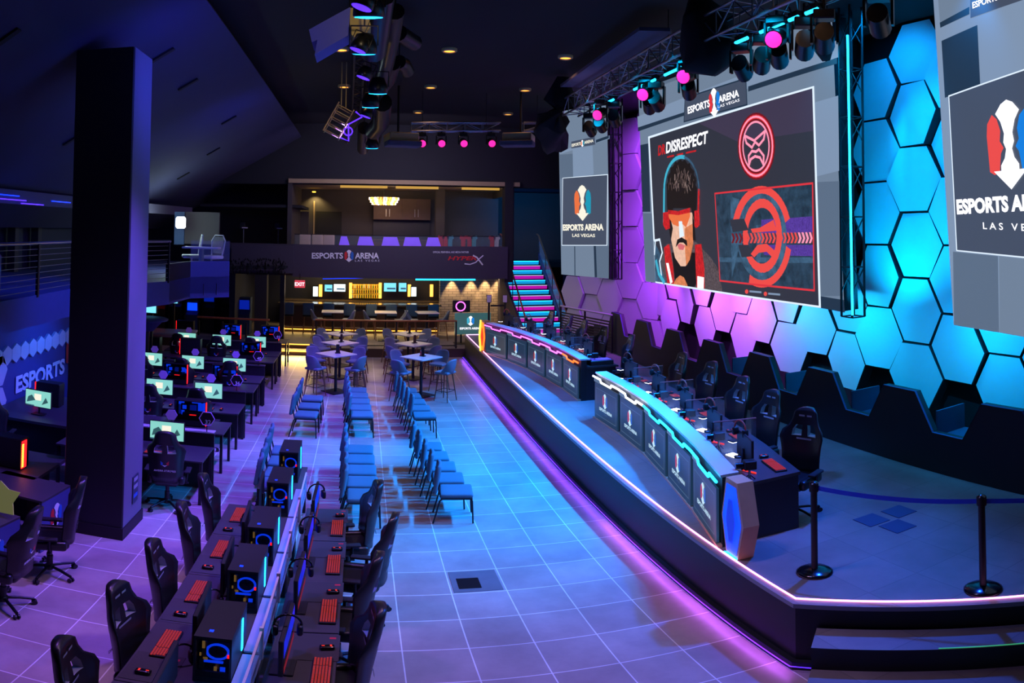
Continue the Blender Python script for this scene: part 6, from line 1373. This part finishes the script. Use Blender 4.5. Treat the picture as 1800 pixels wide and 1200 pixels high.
spot('cage_warm_fill', (0.3, 13.2, 6.2), (-0.45, 15.0, 6.9), (1.0, 0.72, 0.32), 45, 50, 0.8, 0.05)  # warm spot added to turn the cage bars amber
# line array cage
p = YP(605, 218, 15.0); t = thing('line_array_cage', 'tilted wire cage speaker frame lit amber and violet, hung on two cords', 'speaker', p); t.rotation_euler = (0, R(28), 0)
b = MB()
for z in (-0.32, -0.16, 0.0, 0.16, 0.30): b.tube([(-0.32,-0.15,z),(0.05,-0.15,z),(0.05,0.2,z),(-0.32,0.2,z)],0.014,'speaker_tan',6,True)
for x in (-0.32, 0.05):
    for y in (-0.15, 0.2): b.cyl((x,y,-0.36),(x,y,0.36),0.014,'speaker_tan',6)
b.build('cage_bars', t)
b = MB(); b.box((0.18,0,0.0),(0.16,0.30,0.66),'lamp_black_body'); b.build('cabinet', t)
b = MB(); b.tube([(0.10,-0.17,0.34),(0.28,-0.17,0.30),(0.10,-0.17,0.02),(0.28,-0.17,-0.30),(0.10,-0.17,-0.32)],0.016,'led_violet',6); b.tube([(0.17+0.09*math.cos(a*PI/8),-0.18,-0.12+0.09*math.sin(a*PI/8)) for a in range(16)],0.014,'led_violet',6,True); b.build('light_outline', t)
q = YP(604, 185, 15.0)
for s in (-0.05, 0.05): 
    Q = Matrix.Rotation(R(28), 4, 'Y').inverted(); b = MB(); b.cyl(Q @ (Vector((q.x+s, 15.0, q.z-0.05)) - p), Q @ (Vector((q.x+s, 15.0, 8.05)) - p), 0.012, 'speaker_tan', 6); b.build('hanging_cord', t)
# ================================================================ STAGE TRUSS with lights and drapes
st1 = truss('lighting_truss', (4.75, 4.4, 7.26), (4.75, 8.55, 7.26), 0.38, 'near section of the aluminium truss over the stage'); st2 = truss('lighting_truss', (4.75, 9.0, 7.24), (4.75, 15.3, 7.24), 0.38, 'far section of the aluminium truss over the stage')
for tt in (st1, st2): b = MB(); hanger(b, (0, 1.0, 0.2), 0.80); hanger(b, (0, 3.6, 0.2), 0.80); b.build('hanging_wire', tt)
barz = 6.98
for (y0, y1, nm) in [(6.20,6.42,'nearest'), (6.58,6.76,'second nearest'), (6.88,7.40,'third nearest'), (7.72,8.02,'fourth nearest'), (9.28,9.46,'fifth nearest'), (9.70,10.30,'sixth nearest'), (10.7,10.96,'seventh nearest'), (11.2,11.62,'eighth nearest'), (12.7,12.95,'farthest')]:
    t = thing('light_bar', f'{nm} cyan batten light under the stage truss', 'light', (4.86, (y0+y1)/2, barz), 0, 'cyan battens under the stage truss')
    b = MB(); b.box((0,0,0.05),(0.10,y1-y0,0.07),'lamp_black_body'); b.build('housing', t); b = MB(); b.cyl((-0.03,-(y1-y0)/2,0.0),(-0.03,(y1-y0)/2,0.0),0.025,'led_cyan',8); b.build('lamp_tube', t)
    b = MB(); b.cyl((-0.05,0,0.05),(-0.10,0,0.14),0.012,'metal_dark',5); b.build('bracket', t)
ys = [(5.27,MVD,0), (6.19,MVD,0.2), (6.57,MVD,0.3), (6.98,MVP,-0.9), (7.12,MVC,0.2), (7.50,MVD,0.4), (8.02,MVC,0), (9.42,MVP,-0.9), (9.62,MVC,0.3), (10.85,MVD,0.1), (10.98,MVP,-0.9), (11.15,MVC,0.4), (12.88,MVD,0.3), (13.32,MVP,-0.9), (13.7,MVC,0.2), (14.4,MVD,0.2)]
for i, (y, src, tw) in enumerate(ys):
    kind = 'pink' if src is MVP else 'cyan' if src is MVC else 'unlit'
    xx = 4.80 if src is MVP else 4.92
    o = dup(src, (xx, y, barz+(0.10 if src is MVP else 0.0)), PI+tw if src is MVP else -0.9+tw, f'{kind} moving head light, {ORD[i] if i < 12 else ["thirteenth","fourteenth","fifteenth","sixteenth","seventeenth"][i-12]} from the camera under the stage truss', 'moving head lights under the stage truss'); o.scale = (1.15, 1.15, 1.15 if src is MVP else 1.35)
for yy in (7.1, 9.6, 11.1, 13.7): spot('truss_rim_light', (4.3, yy-0.3, 7.05), (5.1, yy, 6.6), (0.0, 0.5, 1.0), 30, 80, 0.8, 0.05)
# cloth-wrapped cable bundles
def drape(name, pts_, r, lb, grp=None):
    b = MB(); q = [Vector(p) for p in pts_]; vs = []
    n = 14; rings = []
    for i, p in enumerate(q):
        d = (q[min(i+1,len(q)-1)]-q[max(i-1,0)]).normalized(); a = d.orthogonal().normalized(); c = d.cross(a); rr = r*(0.4 if i in (0, len(q)-1) else 1)
        rings.append([p + (a*math.cos(2*PI*j/n)+c*math.sin(2*PI*j/n))*rr*rnd.uniform(0.75,1.2) for j in range(n)])
    vs = [v for rg in rings for v in rg]; fs = [(i*n+j, i*n+(j+1)%n, (i+1)*n+(j+1)%n, (i+1)*n+j) for i in range(len(q)-1) for j in range(n)]
    b.add(vs, fs + [tuple(range(n))[::-1], tuple(range(len(vs)-n, len(vs)))], 'drape', True); return tag(b.build(name), lb, 'drape', grp)
drape('cloth_bundle', [(4.7,8.85,7.85),(4.75,8.8,7.5),(4.8,8.72,7.15),(4.85,8.66,6.88),(4.95,8.6,6.72)], 0.42, 'black cloth bundle hanging between the two stage truss sections')
drape('cloth_bundle', [(4.55,15.3,7.98),(4.55,15.4,7.4),(4.5,15.8,7.0),(4.55,16.3,6.8),(4.75,16.7,6.65),(5.0,17.0,6.6)], 0.38, 'black cloth bundle at the far end of the stage truss')
drape('cloth_bundle', [(6.3,8.0,8.0),(6.5,8.3,7.6),(6.7,8.45,7.3),(6.8,8.5,7.1)], 0.16, 'black cloth wrap at the head of the cyan screen tower')
# bulkhead soffit above the truss
b = MB(); pp_ = [P(x, y, 7.6) for x, y in [(985,153),(1124,53.5),(1178,55),(1183,68),(1121,103),(1042,154)]]; b.prism([(v.x, v.y) for v in pp_], 0.06, 'soffit', ((0,0,7.6),(1,0,0),(0,1,0))); struct(b.build('ceiling_bulkhead'))
spot('soffit_light', (4.2, 13.5, 6.6), (5.0, 13.5, 7.75), (0.6, 0.4, 0.9), 14, 120, 0.9, 0.3)
spot('slope_light', (-1.5, 8.5, 6.2), (-4.5, 11.0, 6.6), (0.04, 0.05, 0.9), 220, 130, 1.0, 0.5); spot('slope_light', (-1.5, 15.0, 6.0), (-4.5, 17.0, 6.2), (0.04, 0.05, 0.9), 160, 130, 1.0, 0.5)
for o in bpy.data.objects:
    if 'placed' in o: del o['placed']
